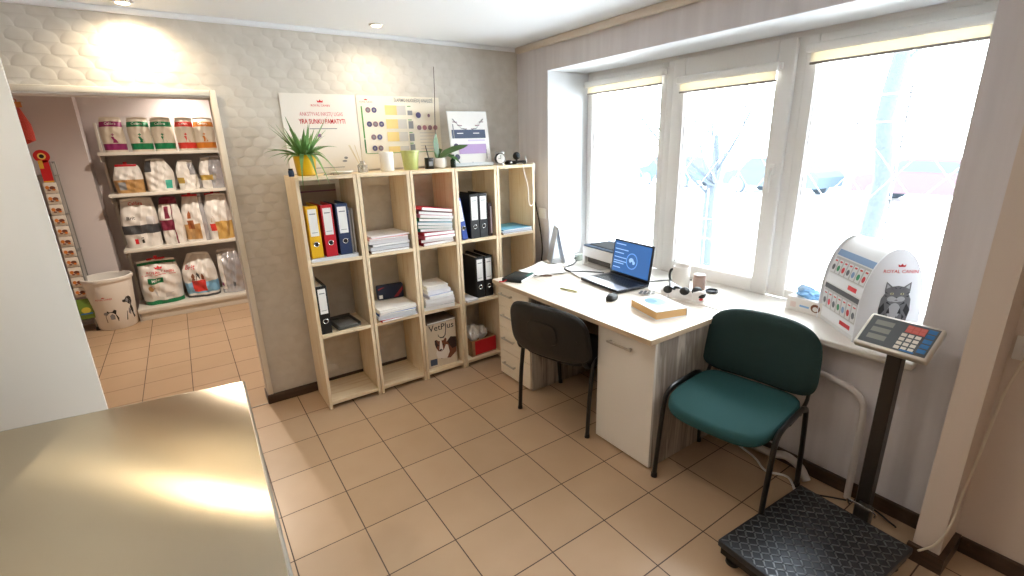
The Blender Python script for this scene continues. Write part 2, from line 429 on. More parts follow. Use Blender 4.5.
def car(x, y, rz, colr, label):
    t = thing('parked_car', label, 'car', (x, y, -.6), rz, group='cars parked across the snowy yard')
    body = mat('car_paint_'+colr, colr, .95, spec=.05)
    pts = [(-2.1, .35), (-2.15, .75), (-1.95, .95), (-1.3, 1.0), (-.75, 1.42), (.75, 1.45), (1.3, 1.02), (2.0, .88), (2.12, .6), (2.1, .32)]
    Mx = Matrix(((1, 0, 0, 0), (0, 0, 1, 0), (0, 1, 0, 0), (0, 0, 0, 1)))
    MB().prism(pts, -.83, .83, Mx).build('body', body, t)
    MB().prism([(-1.15, 1.03), (-.7, 1.36), (.68, 1.39), (1.12, 1.05)], -.845, .845, Mx).build('side_window', mat('car_glass', '454f5a', .9, spec=.05), t)
    for sx in (-1.3, 1.3):
        for sy in (-.78, .78): MB().cyl((sx, sy-.1, .32), (sx, sy+.1, .32), .32, seg=18).build('wheel', mat('snowy_tyre', '59636d', .9, spec=.05), t)
car(20.5, 7.4, R(82), '46525e', 'blue grey parked car far outside, left one in the right window')
car(20.5, 2.3, R(86), '57484f', 'dull reddish parked car outside, right of the tree trunk in the right window')
car(21.5, 13.2, R(80), '415064', 'blue parked car far outside seen through the middle window')

# ------------------------------------------------------------------ downlights
warm_glow = mat('lamp_lens', 'ffffff', .5, emit='ffe2b0', es=12)
def downlight(x, y, label, p, color=(1, .82, .56), size=165):
    t = thing('ceiling_downlight', label, 'ceiling light', (x, y, H), group='recessed ceiling downlights')
    MB().lathe([(.028, -.003), (.030, -.008), (.042, -.007), (.044, -.002), (.044, 0)], seg=24).build('trim_ring', white, t)
    MB().lathe([(.0272, -.004), (.0272, -.0085)], seg=20).build('lens', warm_glow, t)
    ld = bpy.data.lights.new('spot', 'SPOT'); ld.energy = p; ld.color = color; ld.spot_size = R(size); ld.spot_blend = 1.0; ld.shadow_soft_size = .03
    lo = bpy.data.objects.new('spot', ld); col.objects.link(lo); lo.parent = t; lo.location = (0, 0, -.02)
downlight(-.17, .16, 'recessed downlight at the ceiling above the doorway', 15)
downlight(1.05, .05, 'recessed downlight at the ceiling above the pine bookcases', 7)
for i, (x, y) in enumerate(((-.9, -1.4), (.9, -2.0), (-.4, -3.4), (1.0, -3.8))):  # downlights out of view, added as warm fill to brighten the room
    downlight(x, y, ('unseen fill downlight added over the steel table', 'unseen fill downlight added over the middle of the floor', 'unseen fill downlight added behind the steel table', 'unseen fill downlight added at the back of the room')[i], (18, 8, 15, 8)[i], (1, .87, .72))
downlight(0.0, 1.9, 'recessed downlight in the middle of the pet food room', 92, (1, .87, .72))
downlight(0.06, 3.22, 'recessed downlight just above the pet food rack', 20, (1, .90, .78), 165)

# ------------------------------------------------------------------ bookcases
def bookcase(x0, x1, label, rnd):
    w = x1-x0; t = thing('bookcase', label, 'bookcase', (x0, -.05, 0), group='narrow pine bookcases along the patterned wall')
    th = .02; d = .325
    MB().box(0, th, 0, d, 0, 1.5, .0015, 1).build('side_panel', pine, t)
    MB().box(w-th, w, 0, d, 0, 1.5, .0015, 1).build('side_panel', pine, t)
    MB().box(th, w-th, 0, d, 1.478, 1.5, .0015, 1).build('top_panel', pine_h, t)
    for z in (.97, .50): MB().box(th, w-th, .002, d, z, z+.022, .0015, 1).build('shelf_board', pine_h, t)
    MB().box(th, w-th, .002, d, .03, .052, .0015, 1).build('bottom_panel', pine_h, t)
    return t
BX = [(.440, .790), (.794, 1.135), (1.139, 1.466), (1.470, 1.806), (1.810, 2.152)]
for (a, b_), l in zip(BX, ('leftmost pine bookcase, holding the yellow, red and navy binders', 'second pine bookcase from the left, with an empty bottom compartment',
        'third pine bookcase, holding the colourful folder pile and the dog picture box', 'fourth pine bookcase, holding black binders and a red box', 'rightmost pine bookcase by the window wall, partly behind the desk')):
    bookcase(a, b_, l, random)

# ---- binders (local: spine faces -y, base at z 0)
hole_m = mat('binder_hole_dark', '0c0c0d', .5)
def binder(x, y, z, colr, label, w=.068, h=.315, d=.275, rz=0, lean=0, group='lever arch binders in the bookcases', lab=(.045, .15, .12)):
    t = thing('lever_arch_binder', label, 'binder', (x, y, z), group=group, rot=(0, R(lean), R(rz)))
    cm = mat('binder_'+colr, colr, .45)
    m = MB(); m.box(-w/2, w/2, 0, .006, 0, h, .002, 1); m.box(-w/2, -w/2+.004, .004, d, 0, h, .001, 1); m.box(w/2-.004, w/2, .004, d, 0, h, .001, 1)
    m.build('cover', cm, t)
    MB().box(-w/2+.007, w/2-.007, .02, d-.02, .004, h-.02).build('pages', paper, t)
    m = MB(); m.box(-w*.36, w*.36, -.0012, .0005, .135, h-.018)
    m.mi = 1
    m.box(-w*.25, w*.25, -.0016, -.001, h-.05, h-.044); m.box(-w*.25, w*.25, -.0016, -.001, .155, .158)
    m.build('spine_label', [paper, grey], t)
    m = MB()
    m.lathe([(.0125, -.002), (.0145, -.0035), (.0165, -.002), (.0165, .001)], (0, 0, 0), 20, False, False, M=Matrix.Translation((0, 0, .085)) @ Matrix.Rotation(R(90), 4, 'X') @ Matrix.Scale(-1, 4, (0, 0, 1)))
    m.build('finger_hole_ring', chrome, t)
    MB().cyl((0, -.0015, .085), (0, .002, .085), .0125, seg=18).build('finger_hole', hole_m, t)
    return t
yb = -.032
Z2, Z1, Z0 = .992, .522, .052
binder(.510, yb, Z2+.022, 'e6b31c', 'yellow lever arch binder on the top shelf of the leftmost bookcase')
binder(.595, yb, Z2+.022, 'c31a2a', 'red lever arch binder between the yellow and navy binders')
binder(.683, yb, Z2+.022, '27375c', 'navy blue lever arch binder right of the red binder', .074)
binder(.497, yb, Z1, '161616', 'lone black lever arch binder on the lower shelf of the leftmost bookcase', .064)
binder(1.618, yb, Z2, '1a1a1c', 'left black lever arch binder on the upper shelf of the fourth bookcase', .072, .32)
binder(1.692, yb, Z2, '17171a', 'right black lever arch binder on the upper shelf, beside the dark slim book', .070, .32)
binder(1.535, yb, Z2+.003, '2b4ba0', 'blue and white binder leaning against the black binders', .04, .30, .26, lean=-9)
binder(1.650, yb+.02, Z1, '18181a', 'left black lever arch binder on the lower shelf of the fourth bookcase', .072, .32)
binder(1.728, yb+.02, Z1, '151517', 'right black lever arch binder on the lower shelf, nearest the desk', .070, .32)
# slim book beside the black binders
t = thing('book', 'slim dark red book standing right of the black binders', 'book', (1.757, -.02, Z2))
MB().box(-.018, .018, 0, .2, 0, .245, .003).build('cover', mat('dark_maroon', '33181c', .5), t); MB().box(.002, .014, -.0015, .001, .02, .22).build('spine_label', mat('maroon_label', 'd9c8c8', .6), t)
# grey sleeves beside navy binder
for i, (x, c_, l) in enumerate(((.732, 'a3a6a6', 'grey document wallet standing right of the navy binder'), (.750, 'cfcfcb', 'pale document wallet squeezed against the bookcase side'))):
    t = thing('document_wallet', l, 'folder', (x, -.005, Z2)); MB().box(-.006, .006, 0, .24, 0, .30, .003).build('cover', mat('wallet_'+c_, c_, .4), t); MB().box(-.003, .003, -.003, .235, .004, .292).build('pages', paper, t)
# paper sheets the binders stand on
def sheets(name, x, y, z, w, d, h, colr, label, rz=0, group=None, cat='papers', tilt=(0, 0)):
    t = thing(name, label, cat, (x, y, z), group=group, rot=(R(tilt[0]), R(tilt[1]), R(rz)))
    cm = mat('sheet_'+colr, colr, .7)
    if name == 'folder':
        m = MB(); m.box(-w/2, w/2, -d/2, d/2, 0, .0015); m.box(-w/2, w/2, -d/2, d/2, h-.0015, h); m.box(-w/2, -w/2+.0015, -d/2, d/2, 0, h)
        m.build('cover', cm, t); MB().box(-w/2+.004, w/2-.004, -d/2-.004, d/2-.006, .0015, h-.0015).build('pages', paper, t)
    else:
        m = MB(); n = max(1, int(h/.004)); rnd = random.Random(x+z)
        for i in range(n):
            dx, dy = rnd.uniform(-.003, .003), rnd.uniform(-.004, .004)
            m.box(-w/2+dx, w/2+dx, -d/2+dy, d/2+dy, h*i/n, h*(i+.86)/n)
        m.build('sheet', cm, t)
    return t
sheets('paper_pile', .612, .09, Z2, .285, .25, .021, 'dfe1e4', 'thin pile of papers lying flat under the yellow, red and navy binders')
# clear sleeve at the back of that compartment
t = thing('plastic_sleeve', 'clear plastic sleeve with a purple strip standing behind the coloured binders', 'sleeve', (.60, .262, Z2))
MB().box(-.14, .14, 0, .003, 0, .44).build('sheet', mat('smoky_clear_plastic', 'a89c94', .25), t); MB().box(-.14, .14, -.002, .0, .395, .404).build('strip', mat('dull_purple', '77506e', .4), t)
# grey tray
t = thing('document_tray', 'flat dark grey plastic tray beside the lone black binder', 'tray', (.635, .075, Z1), R(5))
m = MB(); m.box(-.075, .075, -.10, .10, 0, .012, .004); m.box(-.075, .075, .09, .10, .01, .04, .003); m.box(-.075, -.067, -.1, .1, .01, .03, .002); m.box(.067, .075, -.1, .1, .01, .03, .002); m.build('base', mat('dark_grey_plastic', '55544f', .35), t)
MB().box(-.06, .06, -.085, .08, .012, .02, .003).build('inset', mat('grey_plastic', '7f7e78', .3), t)
# second bookcase piles
rnd = random.Random(4)
z = Z2
for i, (k, c_, h, l) in enumerate((('folder', '6e4a4a', .016, 'dull brown folder at the bottom of the pile in the second bookcase'), ('paper_pile', 'd9dade', .022, 'white paper pile in the second bookcase, above the brown folder'),
        ('folder', '8d8f95', .016, 'grey folder in the middle of the second bookcase pile'), ('paper_pile', 'e6e4e6', .024, 'white paper pile below the pink folder in the second bookcase'), ('folder', 'e3a7a4', .012, 'pink folder under the top sheets of the second bookcase pile'), ('paper_pile', 'eeeaec', .010, 'loose white sheets topping the second bookcase pile'))):
    sheets(k, .968+rnd.uniform(-.006, .006), .095+rnd.uniform(-.01, .01), z, .262, .262, h, c_, l, rnd.uniform(-4, 4), cat='folder' if k == 'folder' else 'papers'); z += h+.0015
z = Z1
for i, (k, c_, h, l) in enumerate((('folder', 'b03038', .012, 'red folder under the papers on the lower shelf of the second bookcase'), ('paper_pile', 'e4e6ea', .026, 'white paper pile above the red folder in the second bookcase'), ('folder', '4a72b8', .012, 'blue folder between the papers on the second bookcase lower shelf'), ('paper_pile', 'f1ede8', .03, 'white paper pile in front of the dark pouch in the second bookcase'))):
    sheets(k, .968, .075, z, .262, .262, h, c_, l, rnd.uniform(-6, 6), cat='folder' if k == 'folder' else 'papers'); z += h+.0015
t = thing('pouch', 'dark blue pouch with red stripes propped upright on the second bookcase papers', 'pouch', (1.0, .165, z), R(-6))
m = MB(); m.box(-.095, .095, -.02, .03, 0, .105, .012, 3); m.build('body', mat('pouch_navy', '1f2a44', .6), t)
m = MB(); m.decal(lambda x, y, o: Vector((x, -.02-o, y)), [('poly', [(.02, .012), (.05, .012), (.088, .06), (.088, .085)], 0), ('poly', [(-.088, .075), (-.04, .093), (-.055, .093), (-.088, .085)], 0)]); m.build('stripe', mat('pouch_red', 'a02a34', .6), t)
MB().box(-.085, -.06, -.0215, -.02, .012, .038).build('label', paper, t)
# third bookcase colourful folders (top compartment)
z = Z2
cols = [('8f1f2c', 'dark red'), ('a8283a', 'crimson'), ('d9657c', 'rose pink'), ('b92b3c', 'bright red'), ('2f8f86', 'teal'), ('1e6b3c', 'dark green'), ('6fb0c8', 'light blue'), ('2c7a45', 'green'), ('e08aa0', 'pink'), ('7a3d46', 'maroon'), ('d4384a', 'scarlet')]
pos = 'bottom of|second from the bottom in|third from the bottom in|fourth from the bottom in|fifth from the bottom in|the middle of|just above the middle of|fourth from the top in|third from the top in|second from the top in|the top of'.split('|')
for i, ((c_, nm), p_) in enumerate(zip(cols, pos)):
    h = .0205
    sheets('folder', 1.302+rnd.uniform(-.004, .004), .085+rnd.uniform(-.016, .016), z+.0, .25, .27, h, c_, nm+' cardboard folder, '+('' if 'in' in p_.split() else 'at ')+('the ' if not p_.startswith('the') else '')+p_+' the colourful pile', rnd.uniform(-8, 8), 'folders piled in the third bookcase', 'folder', (rnd.uniform(-.4, .4), .9*i)); z += h+.0025
# third bookcase middle: white paper piles
z = Z1
for i, (k, c_, h, l) in enumerate((('folder', '3f8a86', .03, 'teal folder under the white papers on the lower shelf of the third bookcase'), ('paper_pile', 'f0eff0', .055, 'thick white paper pile above the teal folder in the third bookcase'), ('folder', 'b4b6cc', .02, 'lilac grey folder inside the white pile of the third bookcase'), ('paper_pile', 'ecebef', .03, 'white paper pile under the top sheets of the third bookcase'), ('paper_pile', 'f4f2f0', .028, 'loose white sheets topping the pile in the third bookcase'))):
    sheets(k, 1.295+(.02 if i == 2 else 0)*0, .085-(.012 if i in (1, 2) else 0), z, .24-(.02*i), .26-(.012*i), h, c_, l, rnd.uniform(-7, 7), cat='folder' if k == 'folder' else 'papers'); z += h+.0015
# VetPlus box with a dog
t = thing('cardboard_box', 'cream cardboard box printed with a brown and white dog in the third bookcase', 'box', (1.298, -.005, Z0), R(-2))
cream_c = mat('cream_card', 'e2d3bd', .6); m = MB(); m.box(-.117, .117, 0, .10, 0, .345, .002, 1)
f = lambda x, y, o: Vector((x, -o-.0003, y))
dogb, dogw, dogd = mat('dog_brown', '7d4a34', .7), mat('dog_white', 'efe6dc', .7), mat('dog_dark', '3a2622', .7)
m.decal(f, [('text', 'VetPlus', .0, .292, .20, 1),
    ('poly', [(-.03, .245), (-.012, .225), (.012, .222), (.03, .24), (.036, .27), (.04, .31), (.034, .31), (.03, .27), (.022, .242), (.004, .23), (-.018, .236), (-.03, .262)], 1),
    ('poly', [(-.02, .06), (.06, .05), (.112, .09), (.116, .20), (.09, .215), (.04, .19), (.0, .17)], 2), ('poly', [(.04, .19), (.07, .22), (.116, .21), (.116, .13), (.08, .12), (.06, .15)], 4),
    ('poly', [(-.045, .07), (.03, .05), (.055, .10), (.045, .16), (.0, .18), (-.04, .15), (-.055, .11)], 3),
    ('poly', [(-.06, .215), (-.045, .22), (-.03, .205), (.01, .205), (.025, .222), (.036, .212), (.03, .17), (.01, .13), (-.012, .118), (-.035, .125), (-.052, .155), (-.06, .185)], 2),
    ('poly', [(-.06, .215), (-.05, .218), (-.036, .18), (-.048, .15), (-.058, .175)], 4), ('poly', [(-.018, .205), (-.006, .205), (.0, .165), (.004, .135), (-.012, .12), (-.028, .135), (-.022, .165)], 3),
    ('ell', -.015, .132, .009, .007, 1), ('ell', -.034, .172, .005, .005, 1), ('ell', .008, .172, .005, .005, 1), ('rect', -.105, .02, .055, .05, 5)])
m.build('body', [cream_c, ink, dogb, dogw, dogd, mat('dusk_blue', '4b5468', .6)], t)
t = thing('document_folder', 'flat grey folder lying on top of the cream dog picture box', 'folder', (1.30, .045, Z0+.3475), R(3)); MB().box(-.12, .12, -.05, .20, 0, .018, .003).build('cover', mat('taupe_card', '6e625a', .6), t); MB().box(-.115, .115, -.053, .195, .004, .014).build('pages', paper, t)
# fourth bookcase: paper in middle, red box below
sheets('paper_pile', 1.545, .02, Z1, .105, .14, .014, 'd8d6da', 'small stack of sheets beside the lower black binders', 8)
t = thing('carton', 'red and brown carton stuffed with crumpled wrapping in the fourth bookcase', 'box', (1.655, -.012, Z0), R(3))
m = MB(); m.box(-.115, .115, 0, .012, 0, .13); m.box(-.115, -.108, .0, .2, 0, .13); m.box(.108, .115, 0, .2, 0, .13); m.box(-.115, .115, .192, .2, 0, .13); m.box(-.11, .11, .01, .19, 0, .006)
m.decal(lambda x, y, o: Vector((x, -o-.0005, y)), [('rect', -.085, .01, .20, .115, 1)]); m.build('body', [mat('kraft_card', 'b08a66', .7), red], t)
def crumple(name, mt, par, c, r, seed, sz=.8):
    bm = bmesh.new(); bmesh.ops.create_icosphere(bm, subdivisions=3, radius=1); rr = random.Random(seed)
    dirs = [Vector((rr.uniform(-1, 1), rr.uniform(-1, 1), rr.uniform(-1, 1))).normalized() for _ in range(16)]
    for v in bm.verts:
        d = v.co.normalized(); k = 1-.38*max(0, max(d.dot(q) for q in dirs)-.62)/.38+.1*math.sin(9*d.x+seed)*math.sin(8*d.y)
        v.co = Vector((d.x*k*r[0]+c[0], d.y*k*r[1]+c[1], d.z*k*r[2]+c[2]))
    bm.verts.index_update(); m = MB(); m.add([v.co.copy() for v in bm.verts], [tuple(v.index for v in q.verts) for q in bm.faces]); bm.free()
    return m.build(name, mt, par, angle=15)
tis = thing('wrapping_paper', 'crumpled white wrapping paper stuffed in the red carton', 'paper', (1.65, .09, Z0+.125))
crumple('wad', mat('crumpled_tissue', 'e9e4df', .5), tis, (-.03, 0, .035), (.085, .09, .095), 3); crumple('wad', mat('crumpled_tissue', 'e9e4df', .5), tis, (.045, .01, .02), (.07, .085, .075), 8)
# fifth bookcase: papers
z = Z2
for k, c_, h, l in (('folder', '9c6f54', .008, 'brown folder under the papers in the rightmost bookcase'), ('paper_pile', 'c9d3e0', .016, 'pale blue paper pile in the rightmost bookcase'), ('folder', '5f9fc0', .008, 'light blue folder topping the papers in the rightmost bookcase')):
    sheets(k, 1.982, .08, z, .27, .27, h, c_, l, rnd.uniform(-3, 3), cat='folder' if k == 'folder' else 'papers'); z += h+.0015

# ------------------------------------------------------------------ things on top of the bookcases
TZ = 1.5
leafm = mat('aloe_leaf', '6f9a58', .5, bump=(30, .1, .002)); leafd = mat('orchid_leaf', '3f6530', .35)
def strip_leaf(m, base, ang, length, up, width, droop):
    n = 7; rg = []
    d = Vector((math.cos(ang), math.sin(ang), 0)); sd = Vector((-d.y, d.x, 0))
    for i in range(n+1):
        t_ = i/n; p = Vector(base)+d*(length*(t_*(1-up*.45)))+Vector((0, 0, length*(up*t_-droop*t_*t_)))
        w = width*(1-t_**1.7)*(.75+.5*math.sin(PI*min(t_*1.3, 1)))+.0006; th = w*.28
        rg.append([p-sd*w+Vector((0, 0, w*.35)), p-Vector((0, 0, th)), p+sd*w+Vector((0, 0, w*.35)), p+Vector((0, 0, th*.5))])
    m.loft(rg)
t = thing('potted_plant', 'spiky green potted plant in a yellow pot on the leftmost bookcase', 'plant', (.535, .07, TZ))
m = MB(); m.lathe([(.046, 0), (.052, .004), (.062, .115), (.064, .12), (.060, .121), (.056, .11), (.05, .10)], n=2.6, seg=28); m.build('pot', mat('yellow_glaze', 'e2b414', .35), t)
MB().lathe([(.057, .098), (.03, .108), (.0, .11)], cap0=False, cap1=False).build('soil', mat('potting_soil', '3b2a1e', .95), t)
m = MB(); rl = random.Random(11)
for i in range(52):
    a = rl.uniform(0, 2*PI); k = rl.random()
    l = rl.uniform(.15, .25); upv = rl.choice((1.0, .9, .75, .5, .35)); dr = rl.uniform(.15, .75) if upv < .9 else rl.uniform(.0, .35)
    if math.sin(a) > .3: l *= .7
    strip_leaf(m, (math.cos(a)*.028, math.sin(a)*.028, .105+.02*k), a, l, upv, rl.uniform(.009, .0135), dr)
for a, l in ((-1.2, .2), (-1.9, .22), (-.6, .2), (-1.5, .21)): strip_leaf(m, (math.cos(a)*.04, math.sin(a)*.04, .12), a, l, .3, .011, 1.15)
m.build('leaves', leafm, t)
t = thing('small_jar', 'little dark blue jar behind the yellow plant pot', 'jar', (.447, .06, TZ)); MB().lathe([(.014, 0), (.016, .004), (.016, .03), (.012, .036)]).build('body', mat('jar_blue', '27436b', .3), t); MB().lathe([(.0125, .036), (.0125, .046)]).build('lid', black, t)
# posters
T90 = Matrix.Rotation(R(90), 4, 'X')
def poster(name, label, cat, x0, x1, z0, z1, shapes, mats, y=.298, lean=0):
    w = x1-x0; h = z1-z0
    t = thing(name, label, cat, ((x0+x1)/2, y, z0), rot=(R(-lean), 0, 0))
    m = MB(); m.box(-w/2, w/2, -.004, 0, 0, h); m.decal(lambda x, yy, o: Vector((x-w/2, -.0045-o, yy)), shapes); m.build('board', mats, t)
    return t
crown = lambda cx, cy, s, mi: [('poly', [(cx-s, cy), (cx+s, cy), (cx+s*1.2, cy+s*.9), (cx+s*.5, cy+s*.45), (cx, cy+s*1.1), (cx-s*.5, cy+s*.45), (cx-s*1.2, cy+s*.9)], mi)]
card = mat('poster_white', 'ece6de', .45)
sh = crown(.235, .432, .016, 1)+[('text', 'ROYAL CANIN', .235, .408, .115, 1), ('text', 'ANKSTYVAS INKSTŲ LIGAS', .235, .352, .265, 2), ('text', 'YRA SUNKU PAMATYTI', .235, .305, .285, 1), ('rect', .15, .272, .17, .005, 3),
    ('ell', .205, .232, .012, .012, 4), ('ell', .355, .09, .012, .008, 3), ('ell', .345, .07, .016, .006, 3), ('rect', .12, .03, .22, .004, 3)]
poster('kidney_poster', 'white poster with red lettering behind the spiky plant', 'poster', .487, .945, 1.502, 1.985, sh, [card, red, mat('print_soft_red', 'd98a8f', .6), grey, purple])
sh = crown(.065, .443, .010, 1)+[('text', 'ROYAL CANIN', .065, .428, .085, 1), ('text', 'ŠLAPIMO NUOSĖDŲ ANALIZĖ', .405, .438, .29, 2), ('rect', .025, .20, .010, .205, 3), ('rect', .025, .105, .010, .09, 4), ('rect', .03, .10, .52, .004, 3)]
rowy = (.352, .262, .178, .105)
for i, y_ in enumerate(rowy):
    sh += [('rect', .19, y_, .085, .062 if i < 3 else .04, 5), ('rect', .275, y_, .065, .062 if i < 3 else .04, 6), ('rect', .352, y_, .036, .05 if i else .03, 7), ('rect', .352, y_+.055, .026, .006, 3)]
    for k in range((2, 3, 2, 2)[i]): sh += [('ell', .072+.042*k+(.02 if i > 1 else 0), y_+.03, .018, .018, 8 if (i+k) % 2 else 9), ('ell', .072+.042*k+(.02 if i > 1 else 0), y_+.03, .008, .008, 7)]
for k in range(4): sh.append(('ell', .43+.042*k, .268, .017, .017, 10 if k % 2 else 9))
sh += [('ell', .43, .352, .02, .02, 8), ('ell', .51, .35, .01, .012, 9)]
for k in range(6): sh.append(('rect', .43, .23-.022*k, .13, .005, 6))
poster('analysis_chart', 'wall chart with rows of round pictures and yellow blocks above the second bookcase', 'chart', .952, 1.553, 1.512, 1.985, sh,
    [mat('chart_cream', 'eee6d6', .45), red, grey, mat('chart_green', '5f9a54', .6), mat('chart_green_dark', '3f7a4a', .6), mat('chart_yellow', 'ecd08a', .6), mat('chart_grey', 'cfcac4', .6), grey, mat('chart_indigo', '55507f', .6), mat('chart_mauve', '8a6f7c', .6), mat('chart_rose', 'a8727c', .6)])
# leaning leaflet holder
t = thing('leaflet_stand', 'tilted acrylic stand with a white and purple leaflet on the fourth bookcase', 'sign', (1.70, .10, TZ), rot=(R(-9), 0, R(-3)))
m = MB(); m.box(-.155, .155, -.004, 0, .004, .385)
lf = lambda x, y, o: Vector((x, -.0045-o, y))
vine = []
for s_ in (-1, 1):
    for k in range(6): vine.append(('ell', s_*(.115-.018*k), .315-.012*k+.01*(k % 2), .010, .004, 3))
    vine.append(('poly', [(s_*.125, .335), (s_*.118, .335), (s_*.06, .265), (s_*.02, .258), (s_*.02, .262), (s_*.062, .272)], 2))
m.decal(lf, vine+[('rect', -.14, .20, .27, .06, 1), ('rect', -.10, .232, .05, .006, 0), ('rect', .03, .232, .05, .006, 0), ('rect', -.02, .178, .14, .012, 5), ('rect', -.10, .09, .225, .068, 4), ('ell', -.118, .145, .02, .02, 6), ('ell', -.118, .07, .02, .02, 6), ('rect', -.13, .20, .008, .10, 2), ('rect', .12, .05, .006, .07, 2), ('ell', 0, .025, .007, .006, 2)])
m.build('leaflet', [paper, mat('slate_blue', '4a5670', .6), grey, mat('vine_mauve', '9d848c', .6), mat('lilac', 'b49aca', .6), mat('light_lilac', 'd8cfe4', .6), mat('berry', '4d4a66', .6)], t)
m = MB(); m.box(-.16, .16, .0005, .003, 0, .39, .001, 1); m.box(-.16, .16, -.03, .003, 0, .003); m.box(-.16, .16, -.03, -.028, 0, .025); m.build('acrylic_back', mat('acrylic_edge', 'dfe5ea', .1), t)
m = MB(); m.box(-.02, .02, 0, .003, 0, .34); m.build('prop', mat('acrylic_edge', 'dfe5ea', .1), t, (0, .004, .02), (R(-14), 0, 0))
t = thing('acrylic_panel', 'pale blue acrylic panel standing behind the tilted leaflet stand', 'panel', (1.835, .22, TZ), rot=(R(-8), 0, 0)); MB().box(-.075, .075, 0, .004, 0, .37, .001, 1).build('sheet', mat('pale_blue_acrylic', 'b9c7d6', .15), t); MB().box(-.075, .075, -.03, 0, 0, .004).build('foot', mat('pale_blue_acrylic', 'b9c7d6', .15), t)
# flat plate and coins
t = thing('dish', 'flat white dish on the leftmost bookcase right of the plant', 'dish', (.735, .04, TZ)); MB().lathe([(.03, 0), (.05, .003), (.068, .014), (.066, .017), (.045, .007), (0, .006)], cap1=False).build('bowl', white, t); MB().lathe([(.03, .008), (.028, .011), (0, .012)], cap1=False).build('contents', pale, t)
t = thing('clip_bunch', 'dark bunch of small clips lying beside the yellow plant pot', 'clips', (.645, .0, TZ)); m = MB()
for k in range(5): m.tube([(.01*k-.03, -.01+.004*k, .004), (.01*k-.02, .012, .006), (.012*k-.02, .02-.006*k, .004)], .003, 6, 3)
m.build('clip', grey, t)
# reed diffuser
t = thing('reed_diffuser', 'clear reed diffuser with pale sticks left of the white cup', 'diffuser', (.885, .10, TZ))
gm = mat('clear_bottle_glass', 'dfe3e4', .05, trans=.85)
MB().lathe([(.028, 0), (.03, .004), (.03, .045), (.014, .058), (.014, .072)], n=3).build('bottle', gm, t)
m = MB()
for dx, dy in ((-.06, .02), (-.035, .0), (.01, .02), (-.075, -.01)): m.cyl((0, 0, .01), (dx, dy, .17), .0018, seg=6)
m.build('reeds', mat('reed_straw', 'd9c9a8', .7), t)
t = thing('lidded_cup', 'white cylindrical cup on the second bookcase', 'cup', (1.045, .09, TZ)); MB().lathe([(.042, 0), (.044, .003), (.0445, .105)]).build('body', white, t); MB().lathe([(.047, .104), (.047, .118), (.044, .122), (0, .123)], cap1=False).build('lid', white, t)
t = thing('flower_pot', 'pale green flower pot right of the white cup', 'pot', (1.215, .10, TZ)); MB().lathe([(.045, 0), (.048, .003), (.06, .125), (.056, .126), (.048, .02), (0, .02)], cap1=False).build('wall', mat('pale_green_glaze', 'b9c27a', .35), t); MB().lathe([(.0605, .112), (.0625, .114), (.0625, .126), (.0575, .127)], cap0=False, cap1=False).build('rim', mat('pale_green_glaze', 'b9c27a', .35), t)
t = thing('pen_cup', 'small black pen cup holding one black pen', 'pen cup', (1.338, .07, TZ)); m = MB(); m.lathe([(.026, 0), (.027, .002), (.027, .075), (.0245, .075), (.0245, .01), (0, .01)], n=4, cap1=False); m.build('body', black, t); MB().box(-.014, .014, -.0275, -.0265, .02, .05).build('label', grey, t)
tag(MB().tube([(1.345, .075, TZ+.012), (1.333, .07, TZ+.09), (1.317, .066, TZ+.155)], [.0045, .0045, .003], 8).build('pen', black), 'black pen standing tilted in the small black cup', 'pen')
# orchid
t = thing('orchid', 'orchid with broad dark leaves and a tall thin stem in a white pot', 'plant', (1.425, .095, TZ))
MB().lathe([(.034, 0), (.046, .01), (.052, .045), (.05, .07), (.046, .07), (.045, .055), (0, .055)], cap1=False).build('pot', mat('white_ceramic', 'e9e6e1', .25), t)
MB().lathe([(.045, .058), (.02, .066), (0, .067)], cap0=False, cap1=False).build('bark_chips', mat('bark_chips', '5a4232', .95), t)
def blade(m, pts, w):
    n = len(pts); rg = []
    for i, p in enumerate(pts):
        p = Vector(p); t_ = (Vector(pts[min(i+1, n-1)])-Vector(pts[max(i-1, 0)])).normalized(); sd = t_.cross(Vector((0, -.55, 1))).normalized() if abs(t_.z) < .8 else Vector((1, .25, 0)).normalized()
        nn = sd.cross(t_).normalized(); k = w*math.sin(PI*(.12+.86*i/(n-1)))**.7
        rg.append([p-sd*k+nn*k*.15, p-nn*.003, p+sd*k+nn*k*.15, p+nn*.003])
    m.loft(rg)
m = MB()
blade(m, [(0, 0, .07), (.05, -.02, .105), (.11, -.03, .125), (.17, -.035, .14), (.215, -.035, .15)], .033)
blade(m, [(0, 0, .07), (-.014, 0, .12), (-.018, .0, .18), (-.012, -.005, .235)], .024)
blade(m, [(.01, 0, .07), (.055, -.045, .085), (.10, -.07, .06), (.125, -.08, .03)], .022)
blade(m, [(-.01, .01, .07), (.02, .06, .10), (.06, .10, .13), (.08, .12, .12)], .024)
m.build('leaves', leafd, t)
MB().tube([(0, 0, .07), (-.008, .01, .2), (.0, .015, .35), (.012, .02, .5), (.018, .02, .66)], [.003, .003, .0026, .0022, .0018], 6, 3).build('stem', mat('orchid_stem', '4b3c34', .6), t)
m = MB(); m.cyl((-.004, .006, .18), (-.004, .006, .205), .007, seg=8); m.build('stem_clip', mat('stem_clip', '6b7a4a', .5), t)
t = thing('small_bottle', 'tiny dark green bottle between the orchid and the leaflet stand', 'bottle', (1.522, .07, TZ)); MB().lathe([(.017, 0), (.019, .003), (.019, .05), (.009, .064), (.009, .07)]).build('body', mat('bottle_dark_green', '1d3326', .2), t); MB().lathe([(.0105, .069), (.0105, .088), (.009, .09)]).build('cap', black, t)
